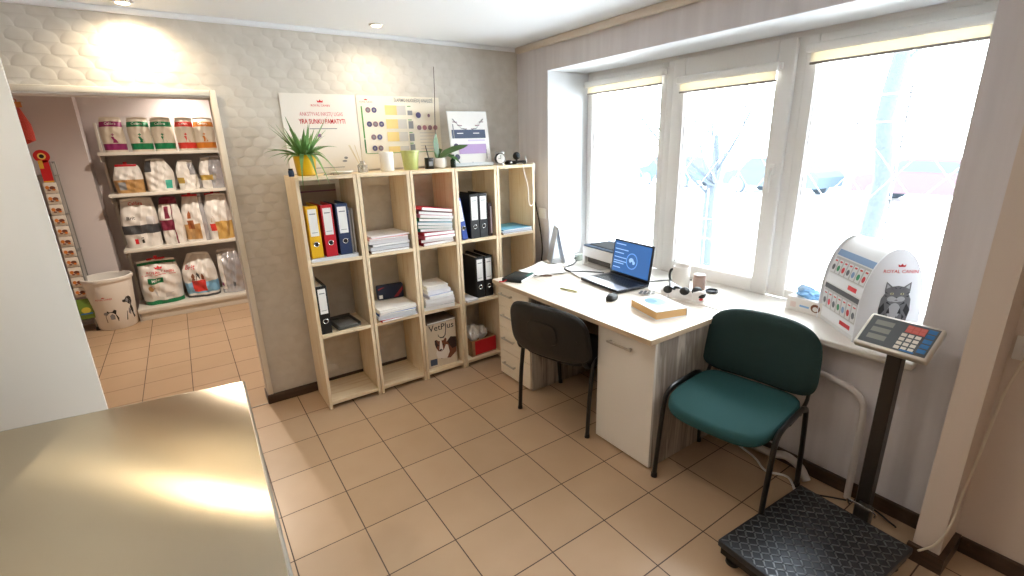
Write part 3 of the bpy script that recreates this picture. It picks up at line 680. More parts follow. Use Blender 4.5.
# alarm clock
t = thing('alarm_clock', 'small round black and silver clock right of the leaflet stand', 'clock', (1.905, .05, TZ), R(-10))
m = MB(); m.lathe([(.036, -.018), (.04, -.012), (.04, .012), (.036, .018)], M=Matrix.Translation((0, 0, .048)) @ T90); m.build('case', black, t)
MB().lathe([(.034, .0185), (.0, .0187)], cap0=False, cap1=False, M=Matrix.Translation((0, 0, .048)) @ T90).build('dial', white, t)
m = MB(); m.box(-.0015, .0015, -.0205, -.0195, .048, .074); m.box(-.02, .0, -.0205, -.0195, .0465, .0495); m.build('hands', black, t)
for s_ in (-1, 1):
    MB().cyl((s_*.018, 0, .012), (s_*.03, 0, 0), .005, seg=8).build('foot', chrome, t); MB().lathe([(.016, 0), (.014, .008), (.006, .013), (0, .014)], cap1=False).build('bell', chrome, t, (s_*.022, 0, .086), (0, R(s_*25), 0))
t = thing('black_pouch', 'small black lump of a case right of the round clock', 'case', (1.985, .05, TZ)); MB().lathe([(.02, 0), (.026, .006), (.026, .02), (.016, .032), (0, .034)], sx=1.2, cap1=False).build('body', black, t); MB().box(-.008, .008, -.03, -.024, .01, .02, .002).build('clasp', chrome, t)
# otoscope-like black handset with white cable
t = thing('webcam', 'black webcam on a clip base at the right end of the bookcases', 'webcam', (2.075, .04, TZ), R(-20))
MB().box(-.065, .055, -.018, .018, 0, .028, .01, 3).build('base', black, t); m = MB(); m.lathe([(.014, -.02), (.027, -.012), (.03, 0), (.027, .012), (.014, .02)], M=Matrix.Translation((-.02, 0, .062)) @ T90, seg=20); m.cyl((-.02, 0, .02), (-.02, 0, .04), .008, seg=10); m.build('head', black, t)
MB().lathe([(.012, .0205), (.0, .022)], cap0=False, cap1=False, M=Matrix.Translation((-.02, 0, .062)) @ T90).build('lens', mat('lens_dark', '20262e', .05), t)
tag(MB().tube([(2.02, -.005, TZ+.006), (2.04, -.055, TZ+.004), (2.045, -.062, TZ-.05), (2.08, -.062, 1.33), (2.085, -.062, 1.22), (2.10, -.062, 1.19), (2.125, -.062, 1.20), (2.135, -.062, 1.25), (2.125, -.062, 1.36), (2.14, -.062, 1.45), (2.145, -.06, TZ+.003), (2.13, .0, TZ+.006)], .0035, 8, 5).build('white_cable', white), 'white cable hanging in a loop from the top of the rightmost bookcase', 'cable')
t = thing('small_bottle', 'tiny white dropper bottle on the far right end of the bookcases', 'bottle', (2.13, .03, TZ)); MB().lathe([(.009, 0), (.01, .002), (.01, .035), (.005, .042)]).build('body', white, t); MB().lathe([(.006, .041), (.003, .062)]).build('cap', pale, t)
# wall socket with black cable in the corner
t = thing('wall_socket', 'white socket on the window wall between the bookcase and the window', 'socket', (WX-.0005, -.012, 1.11)); MB().box(-.012, 0, -.04, .04, -.04, .04, .004).build('plate', white, t); MB().lathe([(.02, .0125), (.018, .008), (0, .008)], cap1=False, cap0=False, M=Matrix.Rotation(R(-90), 4, 'Y')).build('insert', pale, t)
tag(MB().tube([(2.245, .10, 1.42), (2.235, .085, 1.28), (2.235, .03, 1.12), (2.23, -.02, .96), (2.225, -.045, .82), (2.195, -.06, .70)], .005, 8, 5).build('black_cable', black), 'black cable running down the corner beside the rightmost bookcase', 'cable')

# ------------------------------------------------------------------ desk
def local(t):
    m = MB(); m.M = t.matrix_basis.inverted() if t.rotation_euler.z or True else None
    m.M = (Matrix.Translation(t.location) @ t.rotation_euler.to_matrix().to_4x4()).inverted(); return m
desk = thing('desk', 'white-topped desk with cream drawers, a cupboard door and grey wood side', 'desk', (1.9, -1.0, 0))
DT = .74
m = local(desk); m.box(1.589, 2.203, -1.69, -.285, DT-.027, DT, .0012, 1); m.build('worktop', deskwood, desk)
m = local(desk); m.box(1.5865, 1.589, -1.689, -.286, DT-.0265, DT-.0005); m.box(1.589, 2.203, -1.6925, -1.69, DT-.0265, DT-.0005); m.build('edge_band', deskedge, desk)
m = local(desk); m.box(1.648, 2.19, -1.685, -1.665, .004, DT-.027); m.build('side_panel', deskside, desk)
m = local(desk); m.box(1.648, 2.19, -1.305, -1.285, .004, DT-.027); m.build('side_panel', deskside, desk)
m = local(desk); m.box(1.648, 2.19, -.665, -.645, .004, DT-.027); m.build('side_panel', deskside, desk)
m = local(desk); m.box(1.648, 2.19, -.31, -.29, .004, DT-.027); m.build('side_panel', deskside, desk)
m = local(desk); m.box(2.06, 2.078, -1.285, -.665, .2, DT-.027); m.build('modesty_panel', mat('dark_modesty_panel', '5b4c43', .5), desk)
m = local(desk); m.box(1.66, 2.18, -1.665, -1.305, .02, .04); m.box(2.17, 2.18, -1.665, -1.305, .04, .70); m.box(1.66, 2.18, -.645, -.31, .02, .04); m.box(2.17, 2.18, -.645, -.31, .04, .70); m.build('carcass', cream, desk)
def bar_handle(par, x, y, z, l=.16):
    m = local(desk)
    m.box(x-.026, x-.017, y-l/2, y+l/2, z-.006, z+.006, .003); m.box(x-.02, x, y-l/2+.008, y-l/2+.018, z-.005, z+.005); m.box(x-.02, x, y+l/2-.018, y+l/2-.008, z-.005, z+.005)
    h = m.build('handle', mat('satin_nickel', 'c4beb4', .4, .7), None); h.parent = par
    return tag(h, 'satin nickel bar handle')
m = local(desk); m.box(1.630, 1.648, -1.686, -1.300, .012, .706, .0015, 1); d_ = m.build('door', creamw, desk); bar_handle(d_, 1.63, -1.467, .632, .165)
zz = [.016, .205, .385, .548, .706]
for a, b_, hz in zip(zz[:-1], zz[1:], (.115, .31, .485, .642)):
    m = local(desk); m.box(1.630, 1.648, -.662, -.295, a+.0015, b_-.0015, .0015, 1); d_ = m.build('drawer', cream, desk); bar_handle(d_, 1.63, -.40 if hz > .6 else -.42, hz, .15)

# ------------------------------------------------------------------ chairs
def chair(name, label, loc, rz, seat_m, back_m, frame_m, bz, black_shell, bw=.275, bh=.172, bo=0):
    t = thing(name, label, 'chair', loc, rz, group='office visitor chairs')
    def seat_w(v):
        v = v.copy(); 
        if v.x > .05: v.z -= 1.1*(v.x-.05)**2
        v.z += .10*v.y*v.y - .012*math.cos(v.x*4)*math.cos(v.y*4)
        return v
    m = MB(); m.lathe([(.93, .428), (.985, .433), (1.0, .446), (.995, .462), (.965, .473), (.90, .478), (.5, .480), (0, .480)], seg=64, sx=.245, sy=.243, n=4.6)
    m.v = [seat_w(v)+Vector((.02, 0, 0)) for v in m.v]; m.build('seat', seat_m, t)
    m = MB(); m.lathe([(0, .412), (.7, .412), (.88, .418), (.90, .426)], seg=40, sx=.215, sy=.23, n=3.2, cap0=False, cap1=False); m.v = [seat_w(v) for v in m.v]; m.build('seat_pan', frame_m, t)
    # backrest: outline in (y, z), thickness along x
    def back(prof, a, c):
        m = MB(); m.lathe(prof, seg=56, sx=a, sy=c, n=3.8)
        out = []
        for v in m.v:
            y, z, d = v.x, v.y, v.z
            wtop = 1+.04*(-z/c)
            y *= wtop
            z -= .10*y*y*1.6
            x = -.225-bo-d+.55*y*y-.16*z-.02
            out.append(Vector((x, y, z+bz)))
        m.v = out; return m
    back([(0, -.032), (.5, -.031), (.85, -.026), (.96, -.016), (1, 0), (.98, .008)], bw, bh).build('backrest', back_m, t, angle=60)
    sh = back([(.99, .004), (.985, .014), (.93, .022), (.6, .025), (0, .026)], bw-.003, bh-.003)
    s_ = sh.build('backrest_shell', black_shell, t, angle=60)
    if True:
        m = back([(.40, .0255), (.385, .032), (0, .034)], .26, .17); m.build('backrest_boss', black_shell, s_)
    # frame tubes
    r = .0155
    for s in (-1, 1):
        y = s*.256
        MB().tube([(.24, y, .0), (.215, y, .22), (.19, y, .40), (.17, y, .445), (.12, y, .465), (0, y, .468), (-.10, y, .466)], r, 10, 5, .72).build('front_leg', frame_m, t)
        MB().tube([(-.205, y, .0), (-.19, y, .22), (-.165, y, .40), (-.15, y, .445), (-.095, y, .466)], r, 10, 5, .72).build('rear_leg', frame_m, t)
        MB().tube([(-.02, y*.93, .42), (-.12, y*.93, .425), (-.19, y*.93, .44), (-.222, y*.93, .475), (-.225, y*.92, .54), (-.232-bo*.9, y*.86, bz)], .015, 10, 5, .55).build('back_support', frame_m, t)
        for px in (.24, -.205): MB().cyl((px, y, 0), (px*.995, y, .022), .016, .014, 12).build('foot_cap', black, t)
    m = MB(); m.tube([(.15, -.25, .42), (.15, .25, .42)], .010, 8); m.tube([(-.12, -.25, .43), (-.12, .25, .43)], .010, 8); m.build('crossbar', frame_m, t)
    return t
fr_b = mat('black_chair_frame', '151516', .3, spec=.6)
shell_b = mat('black_chair_shell', '191818', .42)
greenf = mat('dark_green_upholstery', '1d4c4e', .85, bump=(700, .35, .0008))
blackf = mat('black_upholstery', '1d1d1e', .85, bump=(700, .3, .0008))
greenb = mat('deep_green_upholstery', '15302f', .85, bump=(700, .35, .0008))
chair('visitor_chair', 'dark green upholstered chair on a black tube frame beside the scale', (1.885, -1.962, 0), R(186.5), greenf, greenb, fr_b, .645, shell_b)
chair('visitor_chair', 'black chair pushed in at the desk, seen from behind', (1.715, -.985, 0), R(14), blackf, blackf, fr_b, .62, shell_b, .285, .165, .03)

# ------------------------------------------------------------------ things on the desk
SZ = .745
# laptop
lt = thing('laptop', 'open black laptop with a blue screen on the desk', 'laptop', (2.145, -.915, SZ+.0005), R(-6))
lap = mat('laptop_black', '1d1e22', .35)
m = MB(); m.box(-.13, .13, -.19, .19, .0, .018, .005, 2); m.build('base', mat('laptop_deck', '3c3e44', .3, .3), lt)
m = MB()
for i in range(5):
    for j in range(14): m.box(-.03+.026*i-.0, -.03+.026*i+.022, -.172+.0235*j, -.172+.0235*j+.0205, .018, .0195)
m.build('keyboard', mat('key_black', '17181b', .5), lt)
MB().box(-.115, -.05, -.05, .05, .0178, .0186).build('touchpad', mat('touchpad_grey', '4a4c52', .3), lt)
MB().box(-.128, -.045, -.186, .186, .0176, .0183).build('palm_rest', mat('palm_rest_silver', 'a9acb2', .3, .6), lt)
scr_rot = (0, R(8), 0)
l2 = MB(); l2.box(0, .008, -.19, .19, 0, .245, .004, 2); lid = l2.build('screen_lid', lap, lt, (.125, 0, .016), scr_rot)
scr_m = mat('screen_blue', '10305e', .25, emit='3f74b8', es=.42); scr_l = mat('screen_light', '7fa6d8', .3, emit='9cc0ea', es=.42); scr_d = mat('screen_swirl', '3f78c4', .3, emit='6a9ad4', es=.42)
m = MB(); sf = lambda x, y, o: Vector((-.0005-o, -x, y))
m.decal(sf, [('rect', -.175, .022, .35, .21, 0)]+[('rect', -.165, y_, w_, .006, 1) for y_, w_ in ((.21, .10), (.175, .13), (.15, .09), (.12, .12), (.095, .14), (.08, .10), (.05, .07))]+[('ell', .01, .115, .055, .055, 2), ('ell', .01, .115, .047, .047, 0), ('ell', .005, .12, .022, .018, 1), ('ell', .028, .108, .014, .012, 1), ('ell', .01, .104, .01, .009, 0)])
m.build('screen', [scr_m, scr_l, scr_d], lid)
m = MB(); m.decal(sf, [('text', 'hp', 0, .008, .012, 0)]); m.build('badge', chrome, lid)
# mouse
t = thing('computer_mouse', 'small black mouse in front of the laptop', 'mouse', (1.90, -1.135, DT), R(200))
MB().lathe([(.95, 0), (1, .006), (.97, .016), (.82, .027), (.5, .034), (0, .036)], sx=.052, sy=.031, n=2.3, cap1=False).build('body', black, t); MB().cyl((-.026, 0, .032), (-.014, 0, .036), .004, seg=8).build('scroll_wheel', grey, t)
# notes under the mouse
tag(MB().box(-.05, .05, -.035, .035, 0, .004).build('note_pad', [mat('note_cream', 'e6e0c8', .7)], None, (1.86, -.86, DT), (0, 0, R(20))), 'small cream note pad lying in front of the laptop', 'note pad')
tag(MB().tube([(1.80, -.78, DT+.006), (1.83, -.90, DT+.006)], .005, 8).build('marker_pen', mat('olive_marker', '8d8a3a', .5)), 'thin olive marker lying beside the cream note pad', 'pen')
# printer on the sill
t = thing('printer', 'white and grey laser printer on the sill behind the laptop', 'printer', (2.50, -.55, SZ), R(-6))
m = MB(); m.box(-.14, .13, -.185, .185, .055, .135, .014, 3); m.box(-.115, .13, -.185, .185, .010, .058, .008, 2); m.box(-.14, -.105, .150, .185, 0, .08, .008, 2); m.box(-.14, -.105, -.185, -.150, 0, .08, .008, 2); m.build('body', mat('printer_white', 'e6e4e4', .4), t)
MB().box(-.134, .128, -.180, .180, .133, .147, .006, 2).build('top_cover', mat('printer_blue_grey', '4d5d73', .7, spec=.2), t)
MB().box(-.105, .085, -.140, .15, .145, .151, .002, 1).build('paper_slot', mat('printer_slot', '15191f', .8, spec=.1), t)
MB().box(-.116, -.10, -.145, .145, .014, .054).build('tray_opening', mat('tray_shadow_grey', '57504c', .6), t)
MB().box(-.20, -.07, -.11, .11, .008, .014, .003, 1).build('output_tray', mat('printer_tray', 'bdb6b0', .4), t)
tag(MB().box(-.105, .105, -.148, .148, 0, .003).build('paper_sheet', paper, None, (2.215, -.56, SZ+.002), (0, 0, R(-20))), 'white sheet lying in front of the printer', 'paper')
t = thing('adapter', 'small grey green plug adapter on the sill left of the printer', 'adapter', (2.41, -.28, SZ)); MB().box(-.03, .03, -.02, .02, 0, .05, .006).build('body', mat('adapter_grey', '9aa39a', .5), t); MB().cyl((-.03, 0, .025), (-.045, 0, .025), .006, seg=8).build('plug', black, t)
tag(MB().tube([(2.38, -.29, SZ+.006), (2.28, -.36, SZ+.005), (2.16, -.40, SZ+.004), (2.12, -.50, SZ+.005), (2.20, -.60, SZ+.008), (2.27, -.70, SZ+.006)], .005, 8, 5).build('black_cable', black), 'black cable winding on the desk between the adapter and the laptop', 'cable')
tag(MB().tube([(2.33, -1.05, SZ+.006), (2.42, -1.08, SZ+.006), (2.5, -1.14, SZ+.006), (2.58, -1.2, SZ+.006)], .004, 8, 5).build('black_cable', black), 'black cable behind the white mug on the window sill', 'cable')
# notebook and cards
t = thing('notebook', 'black notebook with a red ribbon near the bookcase end of the desk', 'notebook', (1.735, -.395, DT), R(-62)); t.scale = (1, 1, 1.5)
MB().box(-.075, .075, -.10, .10, 0, .016, .003, 2).build('cover', mat('notebook_black', '1c2326', .4), t); MB().box(-.07, .079, -.097, .097, .003, .013).build('pages', paper, t)
tag(MB().box(.055, .077, .0, .103, .0162, .0175).build('ribbon', mat('ribbon_teal', '2f6f6a', .5), t), 'teal page edge strip')
MB().tube([(-.04, -.1, .008), (-.05, -.12, .004), (-.08, -.13, .003)], .003, 6, 3).build('bookmark', red, t)
# heap of papers
t = thing('paper_heap', 'heap of loose white papers and a bag between the notebook and the calendar', 'papers', (1.985, -.375, DT), R(-15))
for k, (dx, dy, rz, z_) in enumerate(((0, 0, 8, 0), (.02, .015, -14, .006), (-.02, .03, 25, .012))):
    m = MB(); nn = 6; g_ = []
    for j in range(nn+1):
        for i in range(nn+1):
            x, y = -.13+.26*i/nn, -.10+.2*j/nn; g_.append((x, y, z_+.004+.02*max(0, math.sin(3*x*8+k)*math.sin(y*18+k))*.6+.05*max(0, (i+j)/(2*nn)-.6)))
    fs = [(j*(nn+1)+i, j*(nn+1)+i+1, (j+1)*(nn+1)+i+1, (j+1)*(nn+1)+i) for j in range(nn) for i in range(nn)]
    m.add(g_, fs); m.add([(a, b_, c-.0015) for a, b_, c in g_], [f_[::-1] for f_ in fs])
    m.build('sheet', paper, t, (dx, dy, 0), (0, 0, R(rz)))
tag(MB().box(-.06, .06, -.012, .012, 0, .008, .003).build('brown_strap', mat('strap_brown', '6e5444', .6), t, (-.05, -.10, .002), (0, 0, R(-25))), 'brown strap')
# tent calendar
t = thing('desk_calendar', 'white tent-folded desk calendar standing at the window end of the desk', 'calendar', (2.262, -.175, SZ), R(-28))
M_ = MB(); M_.prism([(-.058, 0), (0, .28), (.058, 0), (.052, 0), (0, .268), (-.052, 0)], -.085, .085, Matrix(((1, 0, 0, 0), (0, 0, 1, 0), (0, 1, 0, 0), (0, 0, 0, 1)))); M_.build('folded_card', mat('calendar_card', 'd0d6e2', .6), t)
M_ = MB()
for k in range(7): M_.lathe([(.006, -.0015), (.008, 0), (.006, .0015)], seg=10, M=Matrix.Translation((0, -.07+.0233*k, .268)) @ Matrix.Rotation(R(90), 4, 'X'))
M_.build('wire_binding', chrome, t)
# mug, jar, lid
t = thing('mug', 'tall white mug with a black handle on the sill right of the laptop', 'mug', (2.375, -1.262, SZ))
MB().lathe([(.050, 0), (.054, .004), (.052, .08), (.050, .145), (.047, .146), (.048, .08), (.048, .01), (0, .01)], cap1=False).build('body', mat('mug_white', 'e5e0da', .35), t)
MB().tube([(-.004, .048, .115), (-.004, .072, .11), (-.004, .082, .075), (-.004, .072, .04), (-.004, .05, .035)], .008, 8, 4).build('handle', black, t)
MB().lathe([(.0475, .118), (0, .119)], cap0=False, cap1=False).build('drink', mat('mug_inside', '8d8178', .4), t)
t = thing('jar', 'small pinkish brown jar right of the white mug', 'jar', (2.445, -1.345, SZ)); MB().lathe([(.034, 0), (.037, .003), (.037, .075), (.034, .082)]).build('body', mat('jar_rose_brown', 'a58c82', .4), t); MB().lathe([(.036, .082), (.036, .095), (.033, .098), (0, .099)], cap1=False).build('lid', mat('jar_lid_rose', '9a8178', .4), t)
t = thing('screw_cap', 'black ring-shaped lid lying flat on the sill', 'lid', (2.455, -1.43, SZ)); MB().lathe([(.034, 0), (.037, .003), (.037, .014), (.034, .016), (.03, .014), (.028, .006), (0, .006)], cap1=False).build('rim', mat('lid_navy_black', '2a2f3a', .3), t)
# thick book
t = thing('book', 'thick book with a blue and white cover and yellowed pages on the desk', 'book', (1.943, -1.44, DT), R(-16)); t.scale = (.92, .9, 1)
MB().box(-.102, .10, -.135, .132, .004, .044, .001, 1).build('pages', mat('yellowed_pages', 'd8b07a', .8, bump=(300, .3, .001)), t)
m = MB(); m.box(-.105, .105, -.138, .138, .044, .048, .001, 1); m.box(-.105, .105, -.138, .138, 0, .004, .001, 1); m.box(.101, .105, -.138, .138, .002, .046)
m.decal(lambda x, y, o: Vector((x, y, .048+o)), [('ell', .0, .03, .06, .075, 1), ('ell', -.02, .05, .035, .04, 2), ('poly', [(-.09, -.12), (.08, -.12), (.05, -.03), (-.06, -.05)], 3), ('ell', .06, -.08, .025, .03, 1)]); m.build('cover', [mat('book_pale_cover', 'dfe4ea', .35), mat('book_blue', '86aed6', .4), mat('book_deep_blue', '5b8cc2', .4), mat('book_pale_blue', 'bcd2e6', .4)], t)
# black and white plush-like device
t = thing('figurine', 'small white figure with black patches lying beside the thick book', 'toy', (2.20, -1.40, SZ), R(-66))
wtoy = mat('toy_white', 'e9e3df', .5)
m = MB(); m.lathe([(.3, -.115), (.75, -.10), (.95, -.05), (1, .0), (.9, .06), (.6, .095), (.1, .11)], sx=.032, sy=.032, M=Matrix.Translation((0, 0, .033)) @ Matrix.Rotation(R(90), 4, 'Y')); m.build('body', wtoy, t)
m = MB(); m.lathe([(.3, -.04), (.85, -.03), (1, 0), (.85, .03), (.3, .04)], sx=.036, sy=.036, M=Matrix.Translation((.10, -.012, .036)) @ Matrix.Rotation(R(90), 4, 'Y')); m.build('head', wtoy, t)
for k, (a, b_, c, r_) in enumerate(((-.075, -.014, .055, .028), (.02, -.020, .058, .028), (.085, -.012, .066, .028), (.115, -.03, .05, .024), (-.03, .008, .062, .024))): MB().lathe([(.2, -.008), (.9, -.004), (1, .002), (.7, .008), (0, .01)], sx=r_, sy=r_, cap1=False).build('patch', black, t, (a, b_, c), (R(40 if b_ < 0 else -35), 0, 0))
MB().lathe([(.2, -.006), (1, 0), (.2, .006)], sx=.012, sy=.009).build('mouth', red, t, (.115, -.044, .03), (R(80), 0, 0))
for s in (-1, 1): MB().lathe([(.2, -.03), (1, 0), (.5, .025), (0, .03)], sx=.009, sy=.014, cap1=False).build('leg', wtoy, t, (-.07, s*.03, .016), (R(90*s), 0, 0))
t = thing('phone', 'small dark phone propped against the black and white figure', 'phone', (2.20, -1.36, SZ+.058), rot=(R(35), R(-25), R(40))); MB().box(-.03, .03, -.055, .055, 0, .009, .004, 2).build('body', black, t); MB().box(-.026, .026, -.046, .046, .009, .0095).build('screen', mat('dark_glass', '38424e', .1), t)
t = thing('key_bunch', 'little bunch of keys between the laptop and the book', 'keys', (2.145, -1.20, SZ), R(-60)); m = MB()
for k in range(4): m.box(-.05+.025*k, -.035+.025*k, -.01, .035, .002*k, .002*k+.003); m.lathe([(.008, 0), (.012, .002), (.008, .004)], (-.043+.025*k, -.018, .002*k), 12, n=2)
m.build('key', mat('key_metal', '76736f', .35, 1), t); m = MB(); m.lathe([(.016, 0), (.018, .002), (.016, .004)], (0, -.035, .002), 16, cap0=False, cap1=False); m.build('key_ring', chrome, t)

# ------------------------------------------------------------------ things on the sill
t = thing('wipes_box', 'white box with blue wipes bulging out, on the sill', 'box', (2.548, -1.945, SZ), R(-6))
m = MB(); m.box(-.055, .055, -.095, .095, 0, .075, .003, 1); bf = lambda x, y, o: Vector((-.055-o, -x, y)); m.decal(bf, [('ell', .062, .040, .024, .022, 1), ('ell', .062, .036, .014, .013, 0), ('rect', -.02, .03, .05, .01, 2), ('rect', -.07, .02, .03, .03, 3)]); m.build('carton', [mat('carton_white', 'e9e4e0', .5), brown, mat('soft_blue', '7fb2e0', .5), mat('carton_pink', 'e3cfc9', .5)], t)
crumple('wipes', mat('blue_wipes', '86b8e6', .5), t, (0, .0, .088), (.05, .098, .034), 5); crumple('wipe_fold', mat('blue_wipes_pale', 'b0d2f2', .5), t, (.01, .035, .115), (.02, .06, .022), 9)
# cardboard display stand with a cat
AA = R(48); DL, DW, DH = .33, .250, .43
t = thing('display_stand', 'rounded cardboard display stand with a grey tabby cat on its end panel', 'display', (2.265, -2.257, SZ), AA)   # local +x: to the rear panel, -y: across the panel
def oval(n=26):
    pts = [(0, 0)]
    for i in range(n+1):
        tt = PI*(1-i/n); x = DW/2+DW/2*math.cos(tt)*(1.0); z = .13+(DH-.13)*math.sin(tt)**.95
        pts.append((x, z))
    pts.append((DW, 0)); return pts
op = oval()
cardw = mat('display_white', 'f0f1f5', .4)
# maps local panel coords (u across, v up) to local 3-D; panel faces -x local
PM = Matrix(((0, 0, -1, 0), (-1, 0, 0, 0), (0, 1, 0, 0), (0, 0, 0, 1)))
m = MB(); m.prism(op, -.004, .004, PM)
pf = lambda u, v, o: Vector((-.0045-o, -u, v))
cg, cd, cl = mat('cat_grey', '77777b', .7), mat('cat_dark', '2f2f33', .7), mat('cat_pale', 'b9b9bd', .7)
cx = DW/2+.005
cat = [('poly', [(cx-.075, .06), (cx+.075, .06), (cx+.085, .13), (cx+.078, .20), (cx+.06, .24), (cx-.06, .24), (cx-.08, .20), (cx-.085, .13)], 2),
  ('poly', [(cx-.068, .25), (cx-.066, .305), (cx-.03, .275), (cx, .28), (cx+.03, .275), (cx+.066, .305), (cx+.068, .25), (cx+.055, .205), (cx, .18), (cx-.055, .205)], 2),
  ('poly', [(cx-.061, .262), (cx-.06, .292), (cx-.04, .272)], 4), ('poly', [(cx+.061, .262), (cx+.06, .292), (cx+.04, .272)], 4),
  ('poly', [(cx-.085, .135), (cx-.06, .175), (cx-.05, .13), (cx-.075, .09)], 3), ('poly', [(cx+.085, .135), (cx+.06, .175), (cx+.05, .13), (cx+.075, .09)], 3),
  ('ell', cx, .125, .035, .05, 4), ('ell', cx-.026, .20, .022, .016, 4), ('ell', cx+.026, .20, .022, .016, 4), ('ell', cx, .195, .03, .014, 4)]
for s in (-1, 1):
    cat += [('ell', cx+s*.027, .232, .010, .007, 5), ('ell', cx+s*.027, .232, .003, .006, 3), ('poly', [(cx+s*.012, .262), (cx+s*.018, .278), (cx+s*.006, .262)], 3), ('poly', [(cx+s*.028, .258), (cx+s*.040, .272), (cx+s*.02, .252)], 3),
            ('poly', [(cx+s*.045, .232), (cx+s*.065, .245), (cx+s*.066, .238)], 3), ('poly', [(cx+s*.045, .218), (cx+s*.064, .222), (cx+s*.06, .214)], 3), ('poly', [(cx+s*.02, .16), (cx+s*.045, .185), (cx+s*.05, .175)], 3), ('poly', [(cx+s*.02, .11), (cx+s*.03, .15), (cx+s*.04, .11)], 3), ('poly', [(cx+s*.05, .07), (cx+s*.045, .11), (cx+s*.06, .09)], 3), ('poly', [(cx+s*.012, .062), (cx+s*.018, .10), (cx+s*.026, .062)], 3)]
cat += [('poly', [(cx-.006, .212), (cx+.006, .212), (cx, .204)], 3), ('poly', [(cx-.012, .19), (cx, .197), (cx+.012, .19), (cx, .192)], 3)]
def shrink(q):
    f_ = lambda x, y: (cx+.012+(x-cx)*.74, .105+(y-.06)*.74)
    if q[0] == 'poly': return ('poly', [f_(*p) for p in q[1]], q[2])
    return ('ell', *f_(q[1], q[2]), q[3]*.74, q[4]*.74, q[5])
m.decal(pf, crown(cx+.01, .352, .013, 1)+[('text', 'ROYAL CANIN', cx+.01, .325, .135, 1)]+[shrink(q) for q in cat], .0004)
m.build('end_panel', [cardw, red, cg, cd, cl, mat('cat_eye', 'c9c4a0', .4)], t)
MB().prism([(x, z) for x, z in op], -.004, .004, Matrix.Translation((DL, 0, 0)) @ PM).build('end_panel', cardw, t)
m = MB()   # red rim of the panel's right edge
e = [p for p in op if p[0] > DW*.55]
m.add([(-.0048, -u, v) for u, v in e]+[(.010, -u-.002, v) for u, v in e], [(i, i+1, len(e)+i+1, len(e)+i) for i in range(len(e)-1)]); m.build('panel_edge', mat('soft_red', 'c25560', .5), t)
m = MB(); y0 = 0
# sloping front with two tiers of leaflets, sheet following the left outline of the ovals
left = [p for p in op if p[0] <= DW*.52 and p[1] > .02]
left = [(0.012, .0), (0.012, .09)]+[(u+.012, v-.002) for u, v in left]
m.add([(.004, -u, v) for u, v in left]+[(DL-.004, -u, v) for u, v in left]+[(.004, -u-.004, v) for u, v in left]+[(DL-.004, -u-.004, v) for u, v in left], [(i, i+1, len(left)+i+1, len(left)+i) for i in range(len(left)-1)]+[(2*len(left)+i, 3*len(left)+i, 3*len(left)+i+1, 2*len(left)+i+1) for i in range(len(left)-1)])
def sidef(x, v, o):      # x along the stand (0 = cat panel side), v up
    for (u0, v0), (u1, v1) in zip(left[:-1], left[1:]):
        if v0 <= v <= v1 and v1 > v0: u = u0+(u1-u0)*(v-v0)/(v1-v0); break
    else: u = left[-1][0]
    return Vector((x, -u+.001+o, v))
rr = random.Random(2); shp = [('rect', .02, .02, .29, .05, 4), ('rect', .05, .035, .09, .02, 1), ('rect', .01, .20, .31, .045, 4), ('rect', .06, .21, .07, .02, 1), ('rect', .012, .335, .305, .028, 5), ('rect', .012, .17, .305, .024, 6), ('rect', .02, .25, .29, .08, 2), ('rect', .02, .075, .29, .095, 2)]
for k in range(7): shp += [('rect', .025+.041*k, .255, .033, .066, 0), ('ell', .042+.041*k, .28, .012, .014, (1, 3, 5, 6, 1, 3, 6)[k]), ('rect', .03+.041*k, .308, .02, .007, 1), ('rect', .025+.041*k, .08, .033, .08, 0), ('ell', .042+.041*k, .11, .012, .016, (6, 1, 5, 3, 6, 1, 6)[k]), ('rect', .03+.041*k, .145, .02, .006, 1)]
m.decal(sidef, shp, .0005); m.build('leaflet_front', [mat('leaflet_white', 'e2e2e4', .5), red, mat('leaflet_grey', 'c0bcbc', .5), green, cardw, mat('leaflet_blue', '7f9cc4', .5), mat('leaflet_dark', '55565c', .5)], t)
m = MB(); m.box(.004, DL-.004, -DW+.01, -.014, .004, .012); m.box(.004, DL-.004, -DW*.62, -DW*.56, .01, DH-.05); m.build('shelf', cardw, t)
m = MB(); m.box(.0, DL, -DW*.52, -DW*.48, DH-.012, DH-.006); m.build('top_bar', grey, t)

# ------------------------------------------------------------------ weighing scale
t = thing('weighing_scale', 'black platform scale with tread plate and a display head on a post', 'scale', (1.692, -2.452, 0), R(-3.5))
blk_metal = mat('scale_black_metal', '2a2724', .4, .4)
plate = mat('tread_plate', '484b51', .42, .8)
m = MB(); m.box(-.295, .295, -.215, .215, .075, .105, .004, 2); m.build('platform', plate, t)
m = MB()
for i in range(24):
    for j in range(17):
        s = 1 if (i+j) % 2 else -1; a = R(45*s)
        m.box(-.0135, .0135, -.003, .003, .1045, .1078, .0015, 1, Matrix.Translation((-.276+.024*i, -.196+.0245*j, 0)) @ Matrix.Rotation(a, 4, 'Z'))
tag(m.build('tread_pattern', mat('worn_tread', '6f7378', .3, .85), t), None)
m = MB(); m.box(-.285, .285, -.205, -.175, .04, .075); m.box(-.285, .285, .175, .205, .04, .075); m.box(-.285, -.255, -.205, .205, .04, .075); m.box(.255, .285, -.205, .205, .04, .075); m.build('frame', blk_metal, t)
for sx in (-.25, .25):
    for sy in (-.17, .17): MB().lathe([(.026, 0), (.028, .004), (.026, .014), (.012, .016), (.012, .042)]).build('foot', black, t, (sx, sy, 0))
post = MB(); post.box(.380, .428, -.020, .030, .03, .86, .004, 1); post.build('post', mat('scale_post', '3a332e', .35, .4), t)
